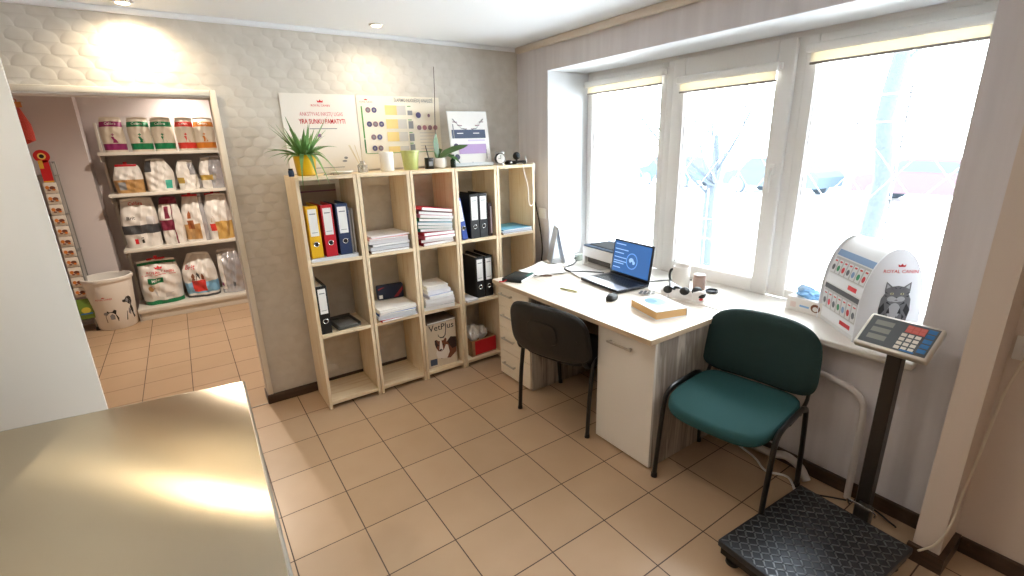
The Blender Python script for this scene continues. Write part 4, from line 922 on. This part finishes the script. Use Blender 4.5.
m = MB(); m.box(.295, .375, -.045, .01, .045, .075, .003, 1); m.box(.33, .375, -.045, .01, .07, .13, .003); m.build('bracket', mat('scale_bracket', '5d5a57', .35, .8), t)
MB().tube([(.33, -.065, .115), (.31, -.065, .15), (.31, .03, .15), (.33, .03, .115)], .004, 6, 3).build('wire_rest', chrome, t)
HM = Matrix.Translation((.385, .009, .893)) @ Matrix.Rotation(R(-36), 4, 'Y') @ Matrix.Rotation(R(-90), 4, 'Z')   # head: local x = right, y = away from reader
hd = MB(); hd.M = HM; hd.box(-.122, .122, -.082, .082, -.03, .0, .01, 3); head = hd.build('display_head', mat('scale_head_silver', 'cfc8bd', .3, .5), t)
hf = lambda x, y, o: HM @ Vector((x, y, o))
m = MB(); sh = [('rect', -.110, -.068, .220, .138, 0)]+[('rect', -.09, .028-.036*k, .062, .024, 1) for k in range(3)]+[('rect', .012, .024, .062, .036, 2)]
for i in range(3):
    for j in range(4): sh.append(('rect', .008+.022*i, .003-.021*j, .017, .015, 3))
for j in range(5): sh.append(('rect', .078, .042-.024*j, .026, .019, 4))
for i in range(3): sh.append(('rect', .014+.021*i, .043, .017, .013, 5)); sh.append(('rect', .014+.021*i, .027, .017, .013, 5))
sh += [('rect', .03, -.066, .044, .008, 4)]
m.decal(hf, sh, .0004); m.build('keypad', [mat('keypad_dark', '54585c', .3), mat('lcd_grey', '8f918a', .25), mat('key_red_panel', 'c75a50', .5), mat('key_cream', 'd9d3c6', .5), mat('key_blue', '2f6fa8', .5), mat('key_red', 'd46a5e', .5)], head)

# ------------------------------------------------------------------ pipes and cables by the window wall
pw = mat('pipe_white', 'd6cfca', .35)
tag(MB().tube([(2.225, -1.72, .60), (2.222, -1.95, .595), (2.22, -2.15, .575), (2.22, -2.29, .55), (2.22, -2.35, .51), (2.22, -2.368, .44), (2.22, -2.37, .25), (2.222, -2.372, .0)], .0145, 12, 6).build('heating_pipe', pw), 'white heating pipe bending down the wall between the green chair and the scale', 'pipe')
tag(MB().tube([(2.23, -1.75, .035), (2.215, -1.93, .035), (2.19, -2.03, .06), (2.185, -2.10, .085), (2.175, -2.17, .07), (2.165, -2.215, .02)], .02, 12, 6).build('hose', pw), 'thick white hose curving over the floor behind the green chair', 'hose')
tag(MB().tube([(2.215, -1.74, .012), (2.16, -1.95, .006), (2.1, -2.05, .006), (2.14, -2.14, .006), (2.06, -2.215, .006)], .006, 8, 5).build('white_cable', white), 'thin white cable on the floor below the thick hose', 'cable')
tag(MB().tube([(2.10, -2.27, .012), (2.19, -2.45, .03), (2.17, -2.56, .02), (2.16, -2.58, .02)], .004, 8, 5).build('black_cable', black), 'black cable along the wall behind the scale platform', 'cable')
t = thing('wall_socket', 'white socket with a plug on the wall right of the pillar', 'socket', (WX-.0065, -2.80, .90)); MB().box(-.012, 0, -.045, .045, -.045, .045, .004).build('plate', white, t); MB().box(-.045, -.012, -.02, .02, -.02, .02, .006).build('plug', white, t)
tag(MB().tube([(2.21, -2.80, .89), (2.19, -2.79, .86), (2.175, -2.772, .74), (2.165, -2.768, .66), (2.12, -2.762, .48), (2.09, -2.755, .36), (2.06, -2.752, .22), (2.047, -2.73, .12), (2.035, -2.70, .075), (2.02, -2.69, .07)], .0045, 8, 5).build('white_cable', mat('cable_cream', 'ddd2c0', .5)), 'cream cable running down from the socket along the pillar', 'cable')

# ------------------------------------------------------------------ steel table and cupboard in the foreground
t = thing('steel_table', 'brushed stainless steel examination table in the left foreground', 'table', (-.80, -1.85, 0))
brushed = mat('scratched_steel_top', 'cabfa9', .33, 1); N, L, b = nodes(brushed)
b.inputs['Anisotropic'].default_value = 1.0; b.inputs['Anisotropic Rotation'].default_value = .0
tc = N.new('ShaderNodeTexCoord'); mp = N.new('ShaderNodeMapping'); mp.inputs['Scale'].default_value = (7, 60, 7); mp.inputs['Rotation'].default_value = (0, 0, R(35))
n1 = N.new('ShaderNodeTexNoise'); n1.inputs['Scale'].default_value = 4; n1.inputs['Detail'].default_value = 5; n1.inputs['Distortion'].default_value = 1.2
L.new(tc.outputs['Object'], mp.inputs['Vector']); L.new(mp.outputs[0], n1.inputs['Vector'])
L.new(math_node(N, L, 'ADD', .16, math_node(N, L, 'MULTIPLY', n1.outputs['Fac'], .09)), b.inputs['Roughness'])
bp = N.new('ShaderNodeBump'); bp.inputs['Strength'].default_value = .05; bp.inputs['Distance'].default_value = .001; L.new(n1.outputs['Fac'], bp.inputs['Height']); L.new(bp.outputs['Normal'], b.inputs['Normal'])
tg = N.new('ShaderNodeCombineXYZ'); tg.inputs[0].default_value = .95; tg.inputs[1].default_value = -.3; L.new(tg.outputs[0], b.inputs['Tangent'])
TQ = [(-1.7, -2.9), (-.085, -2.9), (-.052, -1.315), (-1.7, -1.085)]
m = MB(); m.prism([(x+.80, y+1.85) for x, y in TQ], .893, .90); top = m.build('tabletop', brushed, t)
m = MB()
for (a, b_) in zip(TQ, TQ[1:]+TQ[:1]):
    A, B = Vector((a[0]+.8, a[1]+1.85, 0)), Vector((b_[0]+.8, b_[1]+1.85, 0)); d = (B-A).normalized(); nrm = Vector((d.y, -d.x, 0))
    m.tube([A+Vector((0, 0, .894)), B+Vector((0, 0, .894))], .0065, 10); m.add([A+Vector((0, 0, .892))+nrm*.003, B+Vector((0, 0, .892))+nrm*.003, B+Vector((0, 0, .855))+nrm*.003, A+Vector((0, 0, .855))+nrm*.003], [(0, 1, 2, 3)])
m.build('rolled_rim', steel, t)
for x, y in ((-1.55, -1.25), (-.20, -1.45), (-1.55, -2.75), (-.20, -2.75)):
    m = MB(); m.box(x+.8-.02, x+.8+.02, y+1.85-.02, y+1.85+.02, .02, .893, .004); m.build('leg', steel, t); MB().lathe([(.022, 0), (.024, .004), (.02, .02)]).build('foot', black, t, (x+.8, y+1.85, 0))
m = MB(); m.box(-.75, .6, .42, .46, .25, .29, .003); m.box(-.75, .6, -.90, -.86, .25, .29, .003); m.box(-.75, .6, -.86, .42, .265, .275); m.build('lower_shelf', steel, t)

t = thing('cupboard', 'tall narrow glossy white cupboard standing behind the steel table', 'cupboard', (-.688, -.955, 0), R(14))
MB().box(-.21, .21, -.14, .20, .06, 2.02, .004, 2).build('body', gloss_white, t)
d_ = MB().box(-.208, .208, -.158, -.141, .07, 2.015, .003, 2).build('door', gloss_white, t)
m = MB(); m.box(-.19, -.17, -.185, -.176, .95, 1.12, .003); m.box(-.185, -.175, -.178, -.157, .96, .97); m.box(-.185, -.175, -.178, -.157, 1.10, 1.11); m.build('handle', steel, d_)
MB().box(-.20, .20, -.12, .18, 0, .06).build('plinth', grey, t)

# ------------------------------------------------------------------ pet food room
rk = thing('shelf_rack', 'white metal shop shelf rack with pet food bags in the next room', 'shelf rack', (-.185, 3.2, 0))
rm = mat('rack_cream_metal', 'd9d5cc', .4)
m = local(rk); m.box(-.70, .33, 3.425, 3.445, .02, 1.95); m.build('back_panel', mat('rack_back_grey', 'b3aeac', .5), rk)
for x in (-.705, .315): m = local(rk); m.box(x, x+.025, 3.39, 3.425, .0, 1.97, .002); m.build('upright', rm, rk)
m = local(rk); m.box(-.70, .33, 2.945, 3.42, .085, .125, .003); m.build('base_deck', rm, rk)
m = local(rk); m.box(-.695, .325, 2.965, 2.98, .0, .086, .002); m.box(-.70, -.685, 2.965, 3.42, 0, .086); m.build('kick_plate', rm, rk)
for z in (1.685, 1.292, .742):
    m = local(rk); m.box(-.69, .32, 2.99, 3.42, z-.03, z, .003); m.build('shelf', rm, rk)
    for x in (-.688, .312):
        m = local(rk); m.box(x, x+.006, 3.05, 3.42, z-.09, z-.03); m.build('bracket', rm, rk)

def bag(x, y, z, w, h, d, mats, bands, label, rz=0, lean=0, seed=1, pinch=.82, texts=(), decals=(), group='pet food bags on the shop rack', gus=.35):
    t = thing('pet_food_bag', label, 'pet food bag', (x, y, z), group=group, rot=(R(-lean), 0, R(rz)))
    rr = random.Random(seed); ph = [rr.uniform(0, 6) for _ in range(6)]
    def prof(v):
        b_ = .80+.2*math.sin(min(v/.35, 1)*PI/2)
        k = b_ if v < .5 else b_*max(0.02, (1-((v-.5)/.46)**2.1)) if v < .955 else .02
        return k
    def wid(v):
        return (1-.05*math.cos(v*PI)**2)*(1 if v < .55 else 1-(1-pinch)*((v-.55)/.45)**1.5)
    def pt(u, v, side, o=0):
        X = w/2*u*wid(v); dep = d/2*prof(v)*(1-abs(u)**gus_n)**.55
        wr = (.05 if seed < 10 else .12)*d*(math.sin(7*u+9*v+ph[0])*math.sin(5*v*3+ph[1])+.6*math.sin(11*u-6*v+ph[2]))*(1-abs(u)**4)*min(1, (1-v)*3+.1)*min(1, v*5+.2)
        return Vector((X+.03*w*math.sin(6*v+ph[3])*v, side*(dep+(wr if dep > .002 else 0)+o)+.12*d*math.sin(3*v+ph[4])*v, h*v*(1-.02*u*u)))
    gus_n = 3.2
    vs_ = sorted({round(i/22, 4) for i in range(23)} | {q for b_ in bands for q in (b_[0], b_[1])} | {.955, .965, .93})
    us_ = sorted({round(-1+2*i/18, 4) for i in range(19)} | {q for b_ in bands for q in (b_[2], b_[3])})
    m = MB()
    for side in (-1, 1):
        g_ = [pt(u, v, side) for v in vs_ for u in us_]; nu = len(us_)
        n0 = len(m.v); m.v += g_
        for j in range(len(vs_)-1):
            for i in range(nu-1):
                q = (n0+j*nu+i, n0+j*nu+i+1, n0+(j+1)*nu+i+1, n0+(j+1)*nu+i); m.f.append(q if side < 0 else q[::-1])
                vc, uc = (vs_[j]+vs_[j+1])/2, (us_[i]+us_[i+1])/2; mi = 0
                for b_ in bands:
                    if b_[0] <= vc <= b_[1] and b_[2] <= uc <= b_[3] and (side < 0 or (len(b_) > 5 and b_[5])): mi = b_[4]
                m.m.append(mi)
    nu = len(us_); nv = len(vs_)*nu
    for i in range(nu-1): m.f.append((i+1, i, nv+i, nv+i+1)); m.m.append(0)
    bf = lambda px, pz, o: pt(max(-.98, min(.98, 2*px/w)), max(0, min(1, pz/h)), -1, o)
    m.decal(bf, list(decals)+[('text', tx, px*w, pz*h, tw*w, mi) for tx, px, pz, tw, mi in texts], .0016)
    m.build('bag', mats, t); return t
bagw = mat('bag_white', 'e3e0dc', .32); bagc = mat('bag_cream', 'd9d0c0', .35); foil = mat('bag_foil', 'bfc0c6', .25, .5); kraft = mat('bag_tan', 'b8905c', .4)
crim = mat('bag_purple', '8e2464', .4); gre = mat('bag_green', '0f7a4c', .4); redo = mat('bag_red', 'd23c34', .4); ora = mat('bag_orange', 'c97a2a', .4); maro = mat('bag_maroon', '7c2440', .4); dgr = mat('bag_charcoal', '4a4c50', .45); lbl = mat('bag_light_blue', '7fb4d8', .4)
def vet_bag(x, cm, label, seed, rz=0, w=.185):
    dec = [('rect', -.012, .155, .024, .008, 1), ('rect', -.004, .147, .008, .024, 1), ('poly', [(-.012, .085), (.03, .085), (.02, .11), (.0, .135), (-.012, .125), (-.006, .105)], 1), ('ell', -.006, .134, .011, .008, 1)]
    bag(x, 3.10, 1.685, w, .325, .13, [bagc, cm, bagw], [(.72, .87, -1, 1, 1, 1), (.06, .24, -1, 1, 1, 1)], label, rz, 0, seed, .9, [('Calibra', -.02, .775, .5, 2)], dec)
vet_bag(-.548, crim, 'cream pet food bag with purple bands at the left end of the top shelf', 1, 4)
vet_bag(-.338, gre, 'left one of the two green-banded pet food bags on the top shelf', 2, 0)
vet_bag(-.152, gre, 'right one of the two green-banded pet food bags on the top shelf', 4, -3)
vet_bag(.038, redo, 'cream pet food bag with coral red bands on the top shelf', 6, 2, .165)
vet_bag(.205, ora, 'cream pet food bag with orange bands at the right end of the top shelf', 3, -6, .19)
# second shelf
def clip(x, y, z, w, label, rz=0, rot=0):
    t = thing('bag_clip', label, 'clip', (x, y, z), group='red clips on opened bags', rot=(0, R(rot), R(rz))); MB().box(-w/2, w/2, -.010, .010, 0, .022, .005).build('jaw', mat('clip_red', 'b81f2c', .35), t); MB().box(-.016, .016, -.009, .009, .02, .045, .006).build('grip', mat('clip_red', 'b81f2c', .35), t); return t
bag(-.515, 3.14, 1.292, .24, .27, .15, [bagw, kraft, grey, pale], [(.0, .48, -1, 1, 1, 1), (.12, .40, -.75, -.25, 2)], 'half-empty white and tan bag under a red clip, second shelf', 3, 0, 11, .8)
clip(-.515, 3.135, 1.292+.255, .17, 'red clip closing the white and tan bag on the second shelf', 3)
bag(-.262, 3.14, 1.292, .25, .325, .17, [bagw, foil, mat('bag_teal', '3fae9c', .4), dgr], [(.6, .95, -1, -.4, 3), (.08, .34, .45, .85, 2)], 'crumpled white bag with a teal print on the second shelf', -8, 0, 13, .62)
bag(-.020, 3.13, 1.292, .19, .30, .15, [bagw, foil, mat('bag_gold', 'b89a4a', .4), ink], [(.22, .42, -1, -.6, 2), (.5, .9, .1, 1, 1, 1)], 'crumpled white bag with a silver upper half on the second shelf', 14, 0, 15, .7)
bag(.205, 3.13, 1.292, .23, .335, .17, [foil, bagw, mat('bag_gold', 'b89a4a', .4), ink], [(0, .95, -1, -.1, 1), (.26, .42, -1, .1, 2)], 'silver and white crumpled bag at the right end of the second shelf', -10, 0, 17, .8)
# third shelf
bag(-.510, 3.15, .742, .31, .50, .17, [bagw, dgr, red, pale, ink], [(.28, .46, -1, 1, 1, 1), (.46, .62, .35, .8, 3)], 'large white bag with a charcoal band at the left of the third shelf', 2, 0, 21, .85, [('Calibra', -.05, .86, .42, 2), ('Brit', -.22, .58, .22, 4)], [('rect', -.08, .04, .03, .05, 2), ('rect', -.02, .045, .02, .06, 4)])
bag(-.245, 3.15, .742, .21, .49, .15, [bagw, maro, mat('bag_pale_pink', 'c9aab4', .4), ink], [(.30, .52, -1, .3, 1), (0, .9, .3, .4, 1), (.55, .8, -.3, .1, 1), (.85, 1, -1, 1, 1)], 'white bag with a maroon label on the third shelf', -14, 0, 23, .7)
bag(-.035, 3.14, .742, .23, .50, .16, [bagw, kraft, mat('bag_russet', '9c5a30', .4), foil], [(.05, .38, -1, .35, 1), (.28, .46, -.6, -.1, 2), (0, 1, .6, 1, 3)], 'white bag with a tan lower part under a red clip, third shelf', -6, 0, 25, .75, [], [('poly', [(-.06, .25), (-.03, .25), (-.028, .30), (-.04, .33), (-.055, .30)], 2)])
clip(-.045, 3.15, .742+.475, .14, 'red clip on the tan-bottomed bag in the middle of the third shelf', -6)
bag(.185, 3.13, .742, .25, .49, .19, [bagw, mat('bag_straw', 'c9a35e', .4), redo, kraft], [(.0, .40, -.45, 1, 1, 1), (.20, .36, -.85, -.45, 2)], 'white bag with straw-coloured bottom at the right end of the third shelf', 6, 0, 27, .75, [], [('poly', [(-.09, .19), (-.06, .19), (-.058, .235), (-.07, .26), (-.085, .235)], 3)])
clip(.165, 3.145, .742+.475, .15, 'red clip on the straw-coloured bag at the right of the third shelf', 6)
# bottom deck
bag(-.462, 3.15, .126, .37, .475, .22, [bagw, gre, red, kraft, pale], [(0, .09, -1, 1, 1, 1), (.90, .955, -1, 1, 1, 1), (.48, .60, -.62, .1, 1)], 'big white and green bag on the bottom deck beside the bucket', 2, 0, 31, .92, [('ROYAL CANIN', .02, .70, .66, 2), ('MINI', -.12, .52, .2, 0)], [('rect', -.16, .315, .30, .005, 2), ('poly', [(-.03, .375), (.03, .375), (.04, .40), (.015, .39), (0, .41), (-.015, .39), (-.04, .40)], 2), ('poly', [(-.13, .08), (-.05, .08), (-.05, .13), (-.07, .19), (-.10, .19), (-.13, .13)], 4), ('ell', -.09, .18, .03, .028, 3), ('rect', .02, .07, .11, .05, 4)])
clip(-.462, 3.14, .126+.465, .16, 'red clip on the green and white bag on the bottom deck', 2)
bag(-.100, 3.16, .126, .33, .49, .21, [bagw, redo, lbl, red, brown, dgr], [(.10, .36, -1, 1, 2, 1), (.14, .40, -.45, .35, 1), (0, .05, -1, 1, 5, 1)], 'white bag with a red and blue print in the middle of the bottom deck', -10, 0, 33, .62, [('Brit', -.22, .66, .32, 3)], [('poly', [(-.07, .20), (-.035, .20), (-.035, .25), (-.05, .28), (-.065, .25)], 4), ('poly', [(-.025, .20), (.01, .20), (.01, .26), (-.007, .29), (-.022, .26)], 5), ('poly', [(.02, .20), (.05, .20), (.05, .24), (.035, .27), (.022, .24)], 4)])
bag(.196, 3.12, .126, .245, .50, .19, [foil, bagw, crim, dgr], [(.1, .9, -1, -.45, 1), (.18, .26, -.9, -.6, 2), (.15, .25, .1, .4, 3)], 'silver crumpled bag at the right end of the bottom deck', -16, 0, 35, .8)
# bucket
t = thing('bucket', 'large white plastic bucket printed with two dogs, beside the rack', 'bucket', (-.875, 2.975, 0))
m = MB(); m.lathe([(.150, 0), (.158, .01), (.197, .50), (.191, .50), (.153, .014), (0, .014)], seg=48, sy=.95, cap1=False)
def bk(x, z, o):
    r = .158+(.197-.158)*(z-.01)/.49+o; a = -PI/2+x/.178
    return Vector((r*math.cos(a), .95*r*math.sin(a), z))
dk, md = mat('dog_black', '26262a', .6), mat('dog_mid_grey', '8b8b90', .6)
m.decal(bk, crown(-.045, .335, .011, 1)+[('text', 'ROYAL CANIN', -.045, .315, .13, 1),
    ('poly', [(-.07, .085), (.03, .085), (.036, .12), (.02, .16), (.03, .20), (.012, .21), (-.005, .19), (-.03, .19), (-.045, .205), (-.055, .17), (-.07, .15)], 2), ('poly', [(-.03, .11), (.005, .11), (.01, .15), (-.01, .17), (-.032, .15)], 3), ('ell', -.06, .175, .02, .016, 3),
    ('poly', [(.09, .075), (.19, .075), (.195, .11), (.185, .18), (.165, .24), (.135, .23), (.115, .17), (.10, .12)], 0), ('poly', [(.10, .08), (.115, .17), (.12, .17), (.11, .08)], 2), ('poly', [(.165, .24), (.185, .18), (.195, .11), (.205, .09), (.185, .08), (.17, .13), (.15, .2)], 2),
    ('poly', [(.09, .275), (.105, .262), (.125, .262), (.15, .23), (.172, .225), (.182, .255), (.178, .295), (.155, .318), (.128, .312), (.115, .292), (.094, .288)], 2), ('poly', [(.12, .27), (.14, .255), (.15, .28), (.135, .305), (.124, .29)], 3), ('poly', [(.128, .15), (.15, .12), (.158, .17), (.14, .2)], 3)], .0006)
m.build('body', [white, red, dk, md], t)
MB().lathe([(.190, .488), (.208, .490), (.211, .500), (.211, .518), (.204, .524), (.192, .522), (.190, .5)], seg=48, sy=.95, cap0=False, cap1=False).build('rim', white, t)
# toy stand with hanging strip at the left
t = thing('display_rack', 'narrow grey metal rack at the left of the next room, hung with pet treats', 'display rack', (-1.155, 3.0, 0))
gm_ = mat('rack_grey_metal', '8f8f8c', .4, .4)
for dx, dy in ((.12, -.05), (.12, .14), (-.14, -.05), (-.14, .14)):
    m = MB(); m.box(dx-.012, dx+.012, dy-.012, dy+.012, .03, 1.62, .003); m.build('post', gm_, t); MB().cyl((dx, dy, 0), (dx, dy, .035), .022, .016, 12).build('foot', black, t)
m = MB()
for z in (.12, .45, .80, 1.15, 1.5): m.box(-.14, .14, -.055, .145, z-.008, z, .002)
m.build('shelf', gm_, t)
m = MB(); m.box(.115, .125, -.05, .14, .05, 1.6); m.build('side_panel', mat('rack_side_grey', 'a7a4a0', .45), t)
t = thing('header_card', 'red card with a round eye-like disc topping the strip of treats', 'card', (-1.065, 2.90, 1.44))
m = MB(); m.box(-.035, .035, -.002, .002, 0, .19, .001, 1); m.cyl((.0, -.002, .225), (.0, .002, .225), .055, seg=28); cf = lambda x, y, o: Vector((x, -.002-o, y))
m.decal(cf, [('ell', 0, .225, .028, .028, 1), ('ell', 0, .225, .017, .017, 2), ('rect', -.035, .0, .07, .012, 3), ('rect', -.035, .12, .03, .07, 3)]); m.build('card', [mat('header_red', 'c21f24', .4), yellow, ink, mat('header_yellow', 'd9a83a', .5)], t)
tm = [mat('treat_white', 'ddd6cc', .4), mat('treat_orange', 'cf7a32', .45), mat('treat_brown', '6e4030', .5), mat('treat_gold', 'd0a44a', .45)]
tn = ('topmost treat packet, right below the red card', 'second treat packet below the red card', 'third treat packet below the red card', 'fourth treat packet from the top of the strip', 'fifth treat packet from the top of the strip', 'sixth treat packet, halfway down the strip', 'fifth treat packet from the bottom of the strip', 'fourth treat packet from the bottom of the strip', 'third treat packet from the bottom of the strip', 'second treat packet from the bottom of the strip', 'lowest treat packet on the strip, above the green bag')
for i in range(11):
    z = 1.345-.098*i
    t = thing('treat_packet', tn[i], 'treat packet', (-1.065-.001*i, 2.895, z), group='treat packets on the hanging strip')
    m = MB(); m.loft([[(-.045, 0, 0), (-.045, .002, 0), (.045, .002, 0), (.045, 0, 0)], [(-.045, -.012, .03), (-.045, .014, .03), (.045, .014, .03), (.045, -.012, .03)], [(-.045, -.010, .06), (-.045, .012, .06), (.045, .012, .06), (.045, -.010, .06)], [(-.045, 0, .092), (-.045, .002, .092), (.045, .002, .092), (.045, 0, .092)]])
    m.decal(lambda x, y, o: Vector((x, -.0135-o, y)), [('rect', -.040, .03, .08, .03, 0), ('ell', -.022, .05, .014, .016, 1), ('ell', .012, .046, .02, .016, 2), ('ell', .02, .03, .012, .008, 1), ('ell', -.014, .028, .012, .007, 2)])
    m.build('packet', tm, t)
t = thing('treat_bag', 'green and yellow treat bag hanging at the bottom of the narrow rack', 'treat bag', (-1.075, 2.905, .14)); m = MB(); m.loft([[(-.055, -.002, 0), (-.055, .004, 0), (.055, .004, 0), (.055, -.002, 0)], [(-.055, -.02, .06), (-.055, .02, .06), (.055, .02, .06), (.055, -.02, .06)], [(-.055, -.018, .12), (-.055, .018, .12), (.055, .018, .12), (.055, -.018, .12)], [(-.055, -.002, .2), (-.055, .004, .2), (.055, .004, .2), (.055, -.002, .2)]])
m.decal(lambda x, y, o: Vector((x, -.0205-o, y)), [('ell', 0, .09, .035, .03, 1), ('rect', -.045, .05, .09, .012, 2)]); m.build('packet', [mat('treat_green', '6f8f3a', .4), mat('treat_lime', 'cfc24a', .4), blue], t)
t = thing('hanging_bag', 'red net bag of balls hanging above the narrow rack', 'bag', (-1.135, 2.93, 1.77))
m = MB(); m.lathe([(.01, 0), (.055, .03), (.068, .09), (.060, .16), (.04, .24), (.016, .31), (.010, .33)], seg=20, sy=.8); m.v = [v+Vector((.008*math.sin(v.z*40), 0, .004*math.sin(v.x*120))) for v in m.v]; m.build('net', mat('net_red', 'c9402f', .45, bump=(90, .8, .01)), t)
MB().tube([(0, 0, .33), (.01, 0, .355), (.0, 0, .37), (-.01, 0, .355), (0, 0, .33)], .004, 6, 3).build('hang_loop', mat('net_loop', 'b03a2a', .5), t)
MB().box(-.005, .04, -.022, -.02, .30, .345).build('tag', mat('tag_orange', 'd98a4a', .5), t)
MB().cyl((0, .0, .365), (0, .29, .365), .004, seg=8).build('hook', chrome, t)

# ------------------------------------------------------------------ daylight, camera, view
w = bpy.data.worlds.new('sky'); sc.world = w; w.use_nodes = True
bg = w.node_tree.nodes['Background']; bg.inputs[0].default_value = (.93, .97, 1, 1); bg.inputs[1].default_value = 9.0
for (y0, y1) in ((-.84, -.085), (-1.655, -.90), (-2.46, -1.70)):
    ld = bpy.data.lights.new('portal', 'AREA'); ld.shape = 'RECTANGLE'; ld.size = y1-y0; ld.size_y = 1.40; ld.cycles.is_portal = True
    lo = bpy.data.objects.new('portal', ld); col.objects.link(lo); lo.matrix_world = Matrix.Translation((2.80, (y0+y1)/2, 1.45)) @ Matrix.Rotation(R(90), 4, 'Y') @ Matrix.Rotation(R(90), 4, 'Z')

yaw, pit, rol = .5935, .2915, -.0295
fw = Vector((math.sin(yaw)*math.cos(pit), math.cos(yaw)*math.cos(pit), -math.sin(pit)))
rt = Vector((math.cos(yaw), -math.sin(yaw), 0)); up = rt.cross(fw)
rt, up = rt*math.cos(rol)+up*math.sin(rol), -rt*math.sin(rol)+up*math.cos(rol)
cam = bpy.data.cameras.new('camera'); cam.sensor_fit = 'HORIZONTAL'; cam.sensor_width = 36; cam.lens = 474.96/1024*36; cam.clip_start = .02; cam.clip_end = 300
co = bpy.data.objects.new('camera', cam); col.objects.link(co)
M4 = Matrix((rt, up, -fw)).transposed().to_4x4(); M4.translation = Vector((-.10363, -3.0401, 1.63949)); co.matrix_world = M4
sc.camera = co
sc.view_settings.view_transform = 'Standard'; sc.view_settings.look = 'None'; sc.view_settings.gamma = 1; sc.view_settings.use_curve_mapping = False
sc.view_settings.exposure = 1.0
sc.cycles.max_bounces = 10; sc.cycles.diffuse_bounces = 6; sc.cycles.transparent_max_bounces = 16; sc.cycles.sample_clamp_indirect = 6; sc.cycles.caustics_reflective = False; sc.cycles.caustics_refractive = False
